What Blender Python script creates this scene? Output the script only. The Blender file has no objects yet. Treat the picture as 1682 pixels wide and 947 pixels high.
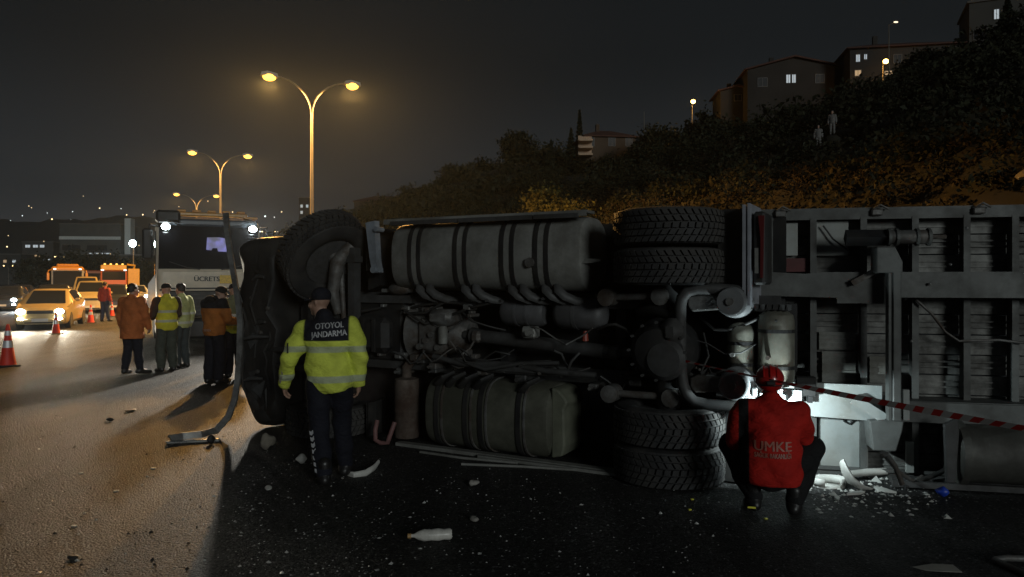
import bpy, bmesh, math, random
import numpy as np
from mathutils import Vector, Matrix
random.seed(7); np.random.seed(7)
SC = bpy.context.scene
COL = SC.collection
R = math.radians
H = 1.84            # eye height of the photographer
F = 1200.0          # focal length in photograph pixels
CX, HY = 841.0, 460.0

# ------------------------------------------------------------------ camera
cam = bpy.data.cameras.new('camera'); cam_o = bpy.data.objects.new('camera', cam); COL.objects.link(cam_o)
cam_o.location = (0, 0, H); cam_o.rotation_euler = (R(90), 0, 0)
cam.sensor_width = 36; cam.lens = F / 1682 * 36; cam.shift_y = -13.5 / 1682
cam.clip_start = 0.05; cam.clip_end = 6000
SC.camera = cam_o

# ------------------------------------------------------------------ sky, added front fill, exposure
FILL_EL, FILL_AZ = 12.0, 24.0     # added fill lamp, stands in for unseen lights behind the photographer
wd = bpy.data.worlds.new('World'); SC.world = wd; wd.use_nodes = True
nt = wd.node_tree; nt.nodes.clear()
out = nt.nodes.new('ShaderNodeOutputWorld'); bg = nt.nodes.new('ShaderNodeBackground')
tc = nt.nodes.new('ShaderNodeTexCoord'); sep = nt.nodes.new('ShaderNodeSeparateXYZ')
nt.links.new(tc.outputs['Generated'], sep.inputs[0])
ramp = nt.nodes.new('ShaderNodeValToRGB')
ramp.color_ramp.interpolation = 'EASE'
e = ramp.color_ramp.elements
e[0].position = 0.0; e[0].color = (0.036, 0.038, 0.040, 1)
e[1].position = 0.55; e[1].color = (0.0060, 0.0075, 0.0086, 1)
k = e.new(0.12); k.color = (0.0185, 0.0210, 0.0232, 1)
k = e.new(0.30); k.color = (0.0088, 0.0102, 0.0112, 1)
nt.links.new(sep.outputs['Z'], ramp.inputs[0])
nz = nt.nodes.new('ShaderNodeTexNoise'); nz.inputs['Scale'].default_value = 2.2; nz.inputs['Detail'].default_value = 4
nt.links.new(tc.outputs['Generated'], nz.inputs['Vector'])
mr = nt.nodes.new('ShaderNodeMapRange'); mr.inputs['To Min'].default_value = 0.72; mr.inputs['To Max'].default_value = 1.28
nt.links.new(nz.outputs['Fac'], mr.inputs['Value'])
mx = nt.nodes.new('ShaderNodeVectorMath'); mx.operation = 'SCALE'
nt.links.new(ramp.outputs[0], mx.inputs[0]); nt.links.new(mr.outputs[0], mx.inputs['Scale'])
nt.links.new(mx.outputs[0], bg.inputs['Color']); bg.inputs['Strength'].default_value = 1.0
nt.links.new(bg.outputs[0], out.inputs[0])
sun = bpy.data.lights.new('front_fill', 'SUN'); sun.energy = 0.58; sun.angle = R(14); sun.color = (0.93, 1.0, 0.98)
sun_o = bpy.data.objects.new('front_fill', sun); COL.objects.link(sun_o)
sun_o.rotation_euler = (R(90 - FILL_EL), 0, R(FILL_AZ))
SC.view_settings.view_transform = 'Standard'; SC.view_settings.look = 'None'
SC.view_settings.exposure = 0.0; SC.view_settings.gamma = 1.0
SC.view_settings.use_curve_mapping = False
SC.cycles.use_denoising = True
SC.cycles.max_bounces = 6; SC.cycles.diffuse_bounces = 2; SC.cycles.glossy_bounces = 2
SC.cycles.transmission_bounces = 4; SC.cycles.volume_bounces = 0; SC.cycles.transparent_max_bounces = 8
SC.cycles.sample_clamp_indirect = 3.0
SC.cycles.caustics_reflective = False; SC.cycles.caustics_refractive = False

HAZE = 0.00016
SODIUM = (1.0, 0.51, 0.13)
COLD = (0.86, 0.96, 1.0)
HEAD = (1.0, 0.90, 0.70)

# ------------------------------------------------------------------ materials
MATS = {}
def mat(name, col, rough=0.6, metal=0.0, var=0.25, scale=6.0, bump=0.0, bscale=60.0, spec=0.5, dirt=None, coat=0.0, dscale=2.5):
    """painted / metal / rubber surface with mottling, optional dirt patches and fine relief"""
    if name in MATS: return MATS[name]
    m = bpy.data.materials.new(name); m.use_nodes = True; n = m.node_tree.nodes; l = m.node_tree.links
    b = n['Principled BSDF']
    b.inputs['Roughness'].default_value = rough; b.inputs['Metallic'].default_value = metal
    b.inputs['Specular IOR Level'].default_value = spec
    b.inputs['Coat Weight'].default_value = coat
    t = n.new('ShaderNodeTexCoord')
    nz = n.new('ShaderNodeTexNoise'); nz.inputs['Scale'].default_value = scale; nz.inputs['Detail'].default_value = 6
    nz.inputs['Roughness'].default_value = 0.65
    l.new(t.outputs['Object'], nz.inputs['Vector'])
    mr = n.new('ShaderNodeMapRange'); mr.inputs['From Min'].default_value = 0.3; mr.inputs['From Max'].default_value = 0.7
    mr.inputs['To Min'].default_value = 1 - var; mr.inputs['To Max'].default_value = 1 + var
    l.new(nz.outputs['Fac'], mr.inputs['Value'])
    sc = n.new('ShaderNodeVectorMath'); sc.operation = 'SCALE'; sc.inputs[0].default_value = col
    l.new(mr.outputs[0], sc.inputs['Scale'])
    src = sc.outputs[0]
    if dirt:
        dcol, amt = dirt
        n2 = n.new('ShaderNodeTexNoise'); n2.inputs['Scale'].default_value = dscale; n2.inputs['Detail'].default_value = 8
        n2.inputs['Roughness'].default_value = 0.7
        l.new(t.outputs['Object'], n2.inputs['Vector'])
        r2 = n.new('ShaderNodeMapRange'); r2.inputs['From Min'].default_value = 0.42; r2.inputs['From Max'].default_value = 0.62
        r2.inputs['To Max'].default_value = amt
        l.new(n2.outputs['Fac'], r2.inputs['Value'])
        mi = n.new('ShaderNodeMix'); mi.data_type = 'RGBA'
        l.new(r2.outputs[0], mi.inputs['Factor']); l.new(src, mi.inputs['A']); mi.inputs['B'].default_value = (*dcol, 1)
        src = mi.outputs['Result']
        rr = n.new('ShaderNodeMapRange'); rr.inputs['To Min'].default_value = rough; rr.inputs['To Max'].default_value = min(1, rough + .3)
        l.new(r2.outputs[0], rr.inputs['Value']); l.new(rr.outputs[0], b.inputs['Roughness'])
    l.new(src, b.inputs['Base Color'])
    if bump:
        n3 = n.new('ShaderNodeTexNoise'); n3.inputs['Scale'].default_value = bscale; n3.inputs['Detail'].default_value = 3
        l.new(t.outputs['Object'], n3.inputs['Vector'])
        bp = n.new('ShaderNodeBump'); bp.inputs['Strength'].default_value = bump; bp.inputs['Distance'].default_value = 0.01
        l.new(n3.outputs['Fac'], bp.inputs['Height']); l.new(bp.outputs[0], b.inputs['Normal'])
    MATS[name] = m
    return m
def emit(name, col, strength):
    if name in MATS: return MATS[name]
    m = bpy.data.materials.new(name); m.use_nodes = True; b = m.node_tree.nodes['Principled BSDF']
    b.inputs['Base Color'].default_value = (0.4, 0.4, 0.4, 1)
    b.inputs['Emission Color'].default_value = (*col, 1); b.inputs['Emission Strength'].default_value = strength
    m.cycles.emission_sampling = 'NONE'
    MATS[name] = m; return m
def glass(name, col=(0.02, 0.022, 0.025), rough=0.06):
    if name in MATS: return MATS[name]
    m = bpy.data.materials.new(name); m.use_nodes = True; b = m.node_tree.nodes['Principled BSDF']
    b.inputs['Base Color'].default_value = (*col, 1); b.inputs['Roughness'].default_value = rough
    b.inputs['Specular IOR Level'].default_value = 0.35
    MATS[name] = m; return m

DUST = (0.10, 0.085, 0.065)
M_black = mat('black_chassis_paint', (0.012, 0.012, 0.013), 0.6, var=.4, dirt=((0.032, 0.029, 0.025), .6))
M_frame = mat('dusty_frame_paint', (0.060, 0.060, 0.060), 0.55, var=.35, dirt=((0.028, 0.025, 0.022), .7))
M_steel = mat('grimy_steel', (0.17, 0.17, 0.165), 0.5, .35, var=.4, dirt=((0.062, 0.040, 0.026), .85), bump=.25, bscale=40)
M_alu = mat('dull_aluminium', (0.30, 0.30, 0.28), 0.5, .3, var=.22, scale=3, dirt=((0.13, 0.125, 0.11), .8), dscale=1.6)
M_rubber = mat('tyre_rubber', (0.028, 0.028, 0.029), 0.7, var=.3, bump=.3, bscale=90, dirt=((0.065, 0.060, 0.054), .75))
M_plastic = mat('black_plastic', (0.02, 0.02, 0.02), 0.5, var=.3, dirt=((0.045, 0.04, 0.035), .6))
M_white = mat('white_paint', (0.72, 0.72, 0.70), 0.35, var=.07, dirt=((0.42, 0.40, 0.36), .5), coat=.3)
M_chrome = mat('worn_metal_trim', (0.55, 0.55, 0.54), 0.25, .9, var=.2, dirt=((0.2, 0.19, 0.18), .5))
M_redlens = mat('dark_red_lens', (0.11, 0.014, 0.014), 0.35, var=.2)
M_glassd = glass('dark_glass')
M_shell = mat('pale_plate', (0.42, 0.45, 0.44), 0.55, var=.18, scale=5, dirt=((0.22, 0.21, 0.18), .7), bump=.15, bscale=14)

# ------------------------------------------------------------------ mesh building
class MB:
    def __init__(s): s.v = []; s.f = []; s.mi = []; s.cur = 0
    def add(s, vs, fs):
        o = len(s.v); s.v += [tuple(map(float, p)) for p in vs]
        for f in fs: s.f.append(tuple(i + o for i in f)); s.mi.append(s.cur)
        return s
    def box(s, a, b, rot=None, piv=None, bev=0.0):
        x0, y0, z0 = [min(a[i], b[i]) for i in range(3)]; x1, y1, z1 = [max(a[i], b[i]) for i in range(3)]
        if bev > 0:
            bv = min(bev, (x1-x0)*.45, (y1-y0)*.45, (z1-z0)*.45)
            vs = []; 
            for sx in (0, 1):
                for sy in (0, 1):
                    for sz in (0, 1):
                        X = (x0, x1)[sx]; Y = (y0, y1)[sy]; Z = (z0, z1)[sz]
                        dx = bv if sx == 0 else -bv; dy = bv if sy == 0 else -bv; dz = bv if sz == 0 else -bv
                        vs += [(X, Y+dy, Z+dz), (X+dx, Y, Z+dz), (X+dx, Y+dy, Z)]
            def I(sx, sy, sz, k): return (sx*4+sy*2+sz)*3+k
            fs = []
            fs.append((I(0,0,0,0), I(0,0,1,0), I(0,1,1,0), I(0,1,0,0))); fs.append((I(1,0,0,0), I(1,1,0,0), I(1,1,1,0), I(1,0,1,0)))
            fs.append((I(0,0,0,1), I(1,0,0,1), I(1,0,1,1), I(0,0,1,1))); fs.append((I(0,1,0,1), I(0,1,1,1), I(1,1,1,1), I(1,1,0,1)))
            fs.append((I(0,0,0,2), I(0,1,0,2), I(1,1,0,2), I(1,0,0,2))); fs.append((I(0,0,1,2), I(1,0,1,2), I(1,1,1,2), I(0,1,1,2)))
            for sz in (0, 1):
                for sy in (0, 1): fs.append((I(0,sy,sz,1), I(1,sy,sz,1), I(1,sy,sz,2), I(0,sy,sz,2)))
                for sx in (0, 1): fs.append((I(sx,0,sz,0), I(sx,1,sz,0), I(sx,1,sz,2), I(sx,0,sz,2)))
            for sx in (0, 1):
                for sy in (0, 1): fs.append((I(sx,sy,0,0), I(sx,sy,1,0), I(sx,sy,1,1), I(sx,sy,0,1)))
            for sx in (0, 1):
                for sy in (0, 1):
                    for sz in (0, 1): fs.append((I(sx,sy,sz,0), I(sx,sy,sz,1), I(sx,sy,sz,2)))
        else:
            vs = [(x0,y0,z0),(x1,y0,z0),(x1,y1,z0),(x0,y1,z0),(x0,y0,z1),(x1,y0,z1),(x1,y1,z1),(x0,y1,z1)]
            fs = [(3,2,1,0),(4,5,6,7),(0,1,5,4),(1,2,6,5),(2,3,7,6),(3,0,4,7)]
        if rot is not None:
            c = Vector(piv) if piv is not None else Vector(((x0+x1)/2, (y0+y1)/2, (z0+z1)/2))
            vs = [tuple(rot @ (Vector(p) - c) + c) for p in vs]
        return s.add(vs, fs)
    def tube(s, pts, rad, n=10, cap=True, sy=1.0):
        """round bar along a path; rad is one number or one per point"""
        pts = [Vector(p) for p in pts]; m = len(pts)
        rad = [rad]*m if isinstance(rad, (int, float)) else list(rad)
        t0 = (pts[1]-pts[0]).normalized()
        up = Vector((0,0,1)) if abs(t0.z) < .9 else Vector((0,1,0))
        vs = []; fs = []
        nrm = (up - t0*up.dot(t0)).normalized()
        for i, p in enumerate(pts):
            t = (pts[min(i+1, m-1)] - pts[max(i-1, 0)]).normalized()
            nrm = (nrm - t*nrm.dot(t)); nrm = nrm.normalized() if nrm.length > 1e-6 else t.orthogonal().normalized()
            bn = t.cross(nrm)
            for j in range(n):
                a = 2*math.pi*j/n
                vs.append(p + (nrm*math.cos(a) + bn*math.sin(a)*sy)*rad[i])
        for i in range(m-1):
            for j in range(n): fs.append((i*n+j, i*n+(j+1)%n, (i+1)*n+(j+1)%n, (i+1)*n+j))
        if cap:
            fs.append(tuple(reversed(range(n)))); fs.append(tuple(range((m-1)*n, m*n)))
        return s.add(vs, fs)
    def lathe(s, prof, n=24, axis='z', c=(0,0,0), close=False, rot=None):
        """prof: (radius, height) pairs spun round an axis through c"""
        m = len(prof); vs = []; fs = []
        for r, h in prof:
            for j in range(n):
                a = 2*math.pi*j/n; x, y = r*math.cos(a), r*math.sin(a)
                p = {'z': (x,y,h), 'x': (h,x,y), 'y': (y,h,x)}[axis]
                if rot is not None: p = rot @ Vector(p)
                vs.append((p[0]+c[0], p[1]+c[1], p[2]+c[2]))
        k = m if close else m-1
        for i in range(k):
            i2 = (i+1) % m
            for j in range(n): fs.append((i*n+j, i*n+(j+1)%n, i2*n+(j+1)%n, i2*n+j))
        if not close:
            fs.append(tuple(reversed(range(n)))); fs.append(tuple(range((m-1)*n, m*n)))
        return s.add(vs, fs)
    def prism(s, poly, a, b, plane='xz'):
        """polygon (2-D) pushed between a and b along the remaining axis"""
        n = len(poly)
        def P(u, v, w): return {'xz': (u, w, v), 'xy': (u, v, w), 'yz': (w, u, v)}[plane]
        vs = [P(u, v, a) for u, v in poly] + [P(u, v, b) for u, v in poly]
        fs = [tuple(range(n)), tuple(reversed(range(n, 2*n)))] + [(j, j+n, (j+1)%n+n, (j+1)%n) for j in range(n)]
        return s.add(vs, fs)
    def ell(s, c, r, n=14, m=9, rot=None):
        vs = []; fs = []
        for i in range(m+1):
            th = math.pi*i/m
            for j in range(n):
                a = 2*math.pi*j/n
                p = Vector((r[0]*math.sin(th)*math.cos(a), r[1]*math.sin(th)*math.sin(a), r[2]*math.cos(th)))
                if rot is not None: p = rot @ p
                vs.append(p + Vector(c))
        for i in range(m):
            for j in range(n): fs.append((i*n+j, (i+1)*n+j, (i+1)*n+(j+1)%n, i*n+(j+1)%n))
        return s.add(vs, fs)
    def obj(s, name, m, parent=None, smooth=None, loc=None, rotz=None, bevel=0):
        me = bpy.data.meshes.new(name); me.from_pydata(s.v, [], s.f); 
        bm = bmesh.new(); bm.from_mesh(me); bmesh.ops.remove_doubles(bm, verts=bm.verts, dist=1e-5)
        bmesh.ops.recalc_face_normals(bm, faces=bm.faces); bm.to_mesh(me); bm.free()
        ms = m if isinstance(m, (list, tuple)) else [m]
        for q in ms: me.materials.append(q)
        if len(ms) > 1 and len(s.mi) == len(me.polygons):
            me.polygons.foreach_set('material_index', s.mi)
        o = bpy.data.objects.new(name, me); COL.objects.link(o)
        if smooth is not None:
            me.shade_smooth(); me.set_sharp_from_angle(angle=R(smooth))
        if parent is not None: o.parent = parent
        if loc is not None: o.location = loc
        if rotz is not None: o.rotation_euler = (0, 0, rotz)
        if bevel:
            b = o.modifiers.new('bevel', 'BEVEL'); b.width = bevel; b.segments = 2; b.limit_method = 'ANGLE'
        return o
def tag(o, label=None, cat=None, group=None, kind=None):
    if label: o['label'] = label
    if cat: o['category'] = cat
    if group: o['group'] = group
    if kind: o['kind'] = kind
    return o
def thing(name, label, cat, loc=(0,0,0), rotz=0, group=None):
    o = bpy.data.objects.new(name, None); COL.objects.link(o); o.empty_display_size = .2
    o.location = loc; o.rotation_euler = (0, 0, rotz)
    return tag(o, label, cat, group)
def copy_tree(o, parent=None):
    c = o.copy(); COL.objects.link(c); c.parent = parent
    for ch in [x for x in bpy.data.objects if x.parent == o]: copy_tree(ch, c)
    return c
def W(px, py, Y):           # a photograph pixel at a known distance -> a place
    return Vector(((px-CX)/F*Y, Y, H-(py-HY)/F*Y))
def G(px, py):              # a photograph pixel on the road -> a place
    Y = F*H/(py-HY); return Vector(((px-CX)/F*Y, Y, 0))
class Frame:
    """a local frame standing on the road: x to the right along the vehicle, y away, z up"""
    def __init__(s, O, ang):
        s.O = Vector((O[0], O[1])); s.a = ang
        s.ex = Vector((math.cos(ang), math.sin(ang))); s.ey = Vector((-math.sin(ang), math.cos(ang)))
    def at(s, px, py, y):
        rx = (px-CX)/F
        Y = (y + s.O.dot(s.ey)) / (rx*s.ey.x + s.ey.y)
        w = Vector((rx*Y, Y)) - s.O
        return Vector((w.dot(s.ex), y, H-(py-HY)/F*Y))
    def rect(s, x0, y0, x1, y1, d):
        a = s.at(x0, (y0+y1)/2, d); b = s.at(x1, (y0+y1)/2, d)
        zt = (s.at(x0, y0, d).z + s.at(x1, y0, d).z)/2; zb = (s.at(x0, y1, d).z + s.at(x1, y1, d).z)/2
        return a.x, zb, b.x, zt
def light(name, kind, loc, power, col, parent=None, size=.1, to=None, cone=None, blend=1.0):
    L = bpy.data.lights.new(name, kind); L.energy = power; L.color = col
    if kind in ('POINT', 'SPOT'): L.shadow_soft_size = size
    if kind == 'SPOT': L.spot_size = R(cone); L.spot_blend = blend
    o = bpy.data.objects.new(name, L); COL.objects.link(o)
    if parent is not None: o.parent = parent
    o.location = loc
    if to is not None:
        o.rotation_euler = (Vector(to)-Vector(loc)).to_track_quat('-Z', 'Y').to_euler()
    return o
def text_mesh(body, size, bold=0.0, sx=1.0):
    """flat lettering as (verts, faces) centred on the origin in x,y"""
    c = bpy.data.curves.new('lettering', 'FONT'); c.body = body; c.size = size; c.offset = 0.0
    c.align_x = 'CENTER'; c.align_y = 'CENTER'; c.resolution_u = 3
    o = bpy.data.objects.new('lettering', c); COL.objects.link(o)
    bpy.context.view_layer.update(); me = bpy.data.meshes.new_from_object(o.evaluated_get(bpy.context.evaluated_depsgraph_get()))
    bm = bmesh.new(); bm.from_mesh(me)
    bmesh.ops.triangulate(bm, faces=bm.faces)
    bm.verts.ensure_lookup_table()
    vs = [(v.co.x*sx, v.co.y) for v in bm.verts]; fs = [tuple(v.index for v in f.verts) for f in bm.faces]
    bm.free(); bpy.data.objects.remove(o); bpy.data.meshes.remove(me)
    if bold:                      # heavier strokes: the same glyphs again, a hair to each side
        n = len(vs); v0 = list(vs); f0 = list(fs)
        for k, dx in ((1, bold), (2, -bold)):
            vs = vs + [(x+dx, y) for x, y in v0]; fs = fs + [tuple(i+n*k for i in f) for f in f0]
    return vs, fs

# road frame: q runs away along the road, p across it to the right
UD = Vector((-0.5, 0.866)); PD = Vector((0.866, 0.5))
def QP(q, p, z=0.0): w = UD*q + PD*p; return Vector((w.x, w.y, z))
ROADROT = R(30)
# ================================================================== the setting
def road_mat():
    m = bpy.data.materials.new('asphalt'); m.use_nodes = True; n = m.node_tree.nodes; l = m.node_tree.links
    b = n['Principled BSDF']; t = n.new('ShaderNodeTexCoord')
    def noise(scale, det=3, ro=.6):
        q = n.new('ShaderNodeTexNoise'); q.inputs['Scale'].default_value = scale; q.inputs['Detail'].default_value = det
        q.inputs['Roughness'].default_value = ro; l.new(t.outputs['Object'], q.inputs['Vector']); return q
    def rng(src, a, b_, c, d):
        q = n.new('ShaderNodeMapRange'); q.inputs['From Min'].default_value = a; q.inputs['From Max'].default_value = b_
        q.inputs['To Min'].default_value = c; q.inputs['To Max'].default_value = d; l.new(src, q.inputs['Value']); return q.outputs[0]
    grain = noise(75, 4, .75); patch = noise(.55, 5)
    mp = n.new('ShaderNodeMapping'); mp.inputs['Rotation'].default_value = (0, 0, R(-30)); mp.inputs['Scale'].default_value = (2.2, .10, 1); l.new(t.outputs['Object'], mp.inputs['Vector'])
    stain = n.new('ShaderNodeTexNoise'); stain.inputs['Scale'].default_value = 1.0; stain.inputs['Detail'].default_value = 6; stain.inputs['Roughness'].default_value = .62; l.new(mp.outputs[0], stain.inputs['Vector'])
    vo = n.new('ShaderNodeTexVoronoi'); vo.inputs['Scale'].default_value = 62; l.new(t.outputs['Object'], vo.inputs['Vector'])
    # aggregate: each stone its own tone
    wn = n.new('ShaderNodeSeparateColor'); l.new(vo.outputs['Color'], wn.inputs[0])
    tone = rng(wn.outputs[0], 0, 1, .40, 1.65)
    big = rng(patch.outputs['Fac'], .3, .7, .72, 1.25)
    st = rng(stain.outputs['Fac'], .38, .60, .62, 1.15)
    m1 = n.new('ShaderNodeMath'); m1.operation = 'MULTIPLY'; l.new(tone, m1.inputs[0]); l.new(big, m1.inputs[1])
    m2 = n.new('ShaderNodeMath'); m2.operation = 'MULTIPLY'; l.new(m1.outputs[0], m2.inputs[0]); l.new(st, m2.inputs[1])
    # sparse pale stones
    pale = rng(wn.outputs[1], .965, .975, 0, .10)
    sc = n.new('ShaderNodeVectorMath'); sc.operation = 'SCALE'; sc.inputs[0].default_value = (0.040, 0.0385, 0.037)
    l.new(m2.outputs[0], sc.inputs['Scale'])
    ad = n.new('ShaderNodeVectorMath'); ad.operation = 'ADD'; l.new(sc.outputs[0], ad.inputs[0])
    cb = n.new('ShaderNodeCombineXYZ'); [l.new(pale, cb.inputs[i]) for i in range(3)]
    l.new(cb.outputs[0], ad.inputs[1]); l.new(ad.outputs[0], b.inputs['Base Color'])
    l.new(rng(grain.outputs['Fac'], .3, .7, .50, .88), b.inputs['Roughness'])
    b.inputs['Specular IOR Level'].default_value = .22
    h = n.new('ShaderNodeMath'); h.operation = 'SUBTRACT'; l.new(grain.outputs['Fac'], h.inputs[0]); l.new(vo.outputs['Distance'], h.inputs[1])
    bp = n.new('ShaderNodeBump'); bp.inputs['Strength'].default_value = .9; bp.inputs['Distance'].default_value = .016
    l.new(h.outputs[0], bp.inputs['Height']); l.new(bp.outputs[0], b.inputs['Normal'])
    return m
M_road = road_mat()
M_earth = mat('dry_hill_earth', (0.017, 0.014, 0.009), .95, var=.5, scale=.6, bump=.8, bscale=3, dirt=((0.016, 0.016, 0.009), .7), dscale=.25)
M_line = mat('worn_road_paint', (0.50, 0.50, 0.47), .7, var=.3, scale=9, dirt=((0.08, 0.08, 0.075), .85), dscale=5)

# ground out to the horizon
g = MB(); g.add([(-3000,-300,-.03),(3000,-300,-.03),(3000,5000,-.03),(-3000,5000,-.03)], [(0,1,2,3)])
tag(g.obj('ground', mat('dark_ground', (0.035, 0.034, 0.03), .95, var=.3, scale=.05)), kind='structure')
def strip(name, p0, p1, q0, q1, z, m):
    a, b, c, d = QP(q0, p0, z), QP(q0, p1, z), QP(q1, p1, z), QP(q1, p0, z)
    return tag(MB().add([a, b, c, d], [(0,1,2,3)]).obj(name, m), kind='structure')
strip('road', -14.5, 25.5, -60, 420, 0.0, M_road)
# painted lines
for i, q0 in enumerate(np.arange(11, 200, 9.0)):
    strip('lane_line', -4.05, -3.90, q0, q0+3.2, .004, M_line)
strip('edge_line', -11.4, -11.25, -40, 400, .004, M_line)
strip('edge_line', 8.3, 8.45, -40, 400, .004, M_line)
# raised median with its kerbs, broken where the truck came to rest
md = MB(); 
for q0, q1 in ((20, 400),):
    a = [QP(q0, 9.2), QP(q0, 10.6), QP(q1, 10.6), QP(q1, 9.2)]
    md.add([(v.x, v.y, 0) for v in a] + [(v.x, v.y, .13) for v in a], [(4,5,6,7),(0,1,5,4),(1,2,6,5),(2,3,7,6),(3,0,4,7)])
tag(md.obj('kerb', mat('kerb_concrete', (0.22, 0.21, 0.20), .85, var=.2, bump=.3)), kind='structure')

# ------------------------------------------------------------------ hill beside the other carriageway
HP = [(25.5, 0.0), (27, 0.6), (29, 3.6), (32, 6.0), (38, 8.0), (45, 10.6), (58, 15.4), (70, 19.6), (88, 25.6), (101, 28.6), (130, 32), (170, 34), (260, 34)]
def hill_h(q, p):
    h = np.interp(p, [a for a, _ in HP], [b for _, b in HP])
    fade = np.clip((330-q)/110, 0, 1); fade = fade*fade*(3-2*fade)
    near = np.clip((q+75)/30, 0, 1)
    wob = 1 + .10*np.sin(q*.043+1.1) + .06*np.sin(q*.11+p*.05) + .04*np.sin(p*.21+q*.07)
    rock = np.where((p > 27) & (p < 45), .5*np.sin(q*.9+p)*np.sin(p*1.7+q*.31) + .35*np.sin(q*2.3+p*1.1), 0)
    return np.maximum(h*wob*fade*near + rock*np.clip(h/3, 0, 1)*fade, -.02)
ps = np.concatenate([np.arange(25.5, 46, .7), np.arange(46, 262, 4)]); qs = np.concatenate([np.arange(-80, 110, 1.5), np.arange(110, 340, 4)])
Q, P = np.meshgrid(qs, ps, indexing='ij'); HH = hill_h(Q, P)
vs = [QP(float(Q[i,j]), float(P[i,j]), float(HH[i,j])) for i in range(len(qs)) for j in range(len(ps))]
nj = len(ps); fs = [(i*nj+j, i*nj+j+1, (i+1)*nj+j+1, (i+1)*nj+j) for i in range(len(qs)-1) for j in range(nj-1)]
HILL = tag(MB().add(vs, fs).obj('hill', M_earth, smooth=60), kind='structure')
def on_hill(px, d):         # the place on the hill seen at column px, distance d
    X = (px-CX)/F*d; q = X*UD.x + d*UD.y; p = X*PD.x + d*PD.y
    return Vector((X, d, float(hill_h(np.array(q), np.array(p)))))

# ------------------------------------------------------------------ foliage
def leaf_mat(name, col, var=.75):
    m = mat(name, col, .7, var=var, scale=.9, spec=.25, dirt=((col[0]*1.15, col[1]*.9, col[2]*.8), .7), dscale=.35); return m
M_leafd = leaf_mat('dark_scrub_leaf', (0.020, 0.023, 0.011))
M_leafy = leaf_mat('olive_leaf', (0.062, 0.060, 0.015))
M_pine = leaf_mat('pine_needle', (0.018, 0.026, 0.015))
M_bark = mat('bark', (0.06, 0.045, 0.032), .9, var=.3)
M_dry = leaf_mat('dry_grass_blade', (0.026, 0.020, 0.010))
rs = np.random.RandomState(11)
def leaves(centres, size, aspect=.55):
    """one small bent leaf (two triangles) at each centre, turned at random"""
    n = len(centres); c = np.asarray(centres)
    a = rs.normal(size=(n,3)); a /= np.linalg.norm(a, axis=1)[:,None]
    b = np.cross(a, rs.normal(size=(n,3))); b /= np.linalg.norm(b, axis=1)[:,None]
    sz = (np.asarray(size)*np.ones(n))*rs.uniform(.6, 1.4, n)
    A = a*sz[:,None]; B = b*(sz*aspect)[:,None]; N = np.cross(a, b)*(sz*.25)[:,None]
    V = np.stack([c-A, c+B+N, c+A, c-B+N], 1).reshape(-1,3)
    Fc = np.arange(n*4).reshape(-1,4)
    return V, Fc
def np_obj(name, V, Fc, m, parent=None):
    me = bpy.data.meshes.new(name)
    me.vertices.add(len(V)); me.vertices.foreach_set('co', V.astype(np.float32).ravel())
    k = Fc.shape[1]; me.loops.add(Fc.size); me.loops.foreach_set('vertex_index', Fc.astype(np.int32).ravel())
    me.polygons.add(len(Fc)); me.polygons.foreach_set('loop_start', np.arange(0, Fc.size, k, dtype=np.int32))
    me.update(calc_edges=True); me.materials.append(m)
    o = bpy.data.objects.new(name, me); COL.objects.link(o)
    if parent is not None: o.parent = parent
    return o
def clump_cloud(n_cl, per, R3, cl_r):
    """leaf centres in uneven clumps filling an ellipsoid R3"""
    d = rs.normal(size=(n_cl,3)); d /= np.linalg.norm(d, axis=1)[:,None]
    c = d*(rs.uniform(.25, 1, n_cl)**.5)[:,None]*np.array(R3)
    q = rs.normal(size=(n_cl, per, 3))*(cl_r*rs.uniform(.5, 1.3, n_cl))[:,None,None]*np.array([1,1,.75])
    return (c[:,None,:]+q).reshape(-1,3)
def broadleaf(name, label, cat, loc, R3, trunk_h, n_cl, per, leaf, m, group=None):
    t = thing(name, label, cat, loc, rs.uniform(0, 6), group)
    V, Fc = leaves(clump_cloud(n_cl, per, R3, min(R3)*.24) + np.array([0,0,trunk_h+R3[2]*.8]), leaf)
    np_obj('crown', V, Fc, m, t)
    b = MB(); b.tube([(0,0,-.3),(.05,0,trunk_h*.6),(0,.08,trunk_h+R3[2]*.6)], [.05*R3[2]+.04, .04*R3[2]+.03, .03], 7)
    for k in range(5):
        a = k*1.26; z0 = trunk_h*.7
        b.tube([(0,0,z0), (math.cos(a)*R3[0]*.35, math.sin(a)*R3[1]*.35, z0+R3[2]*.5), (math.cos(a)*R3[0]*.7, math.sin(a)*R3[1]*.7, z0+R3[2]*.9)], [.03*R3[2]+.01, .02*R3[2]+.01, .01], 5)
    b.obj('trunk', M_bark, t)
    return t
def conifer(label, loc, h, r):
    t = thing('conifer_tree', label, 'tree', loc, 0, 'conifers on the skyline')
    n = 2600; z = rs.uniform(.06, 1, n)
    lay = np.floor(z*13)/13; rr = r*(1-z)**.85*(1-.55*(z*13-np.floor(z*13)))*rs.uniform(.2, 1.05, n)**.5
    a = rs.uniform(0, 6.283, n)
    V, Fc = leaves(np.stack([rr*np.cos(a), rr*np.sin(a), z*h], 1), h*.024, .4)
    np_obj('crown', V, Fc, M_pine, t)
    MB().tube([(0,0,-.5),(0,0,h*.95)], [h*.022, .02], 7).obj('trunk', M_bark, t)
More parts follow.
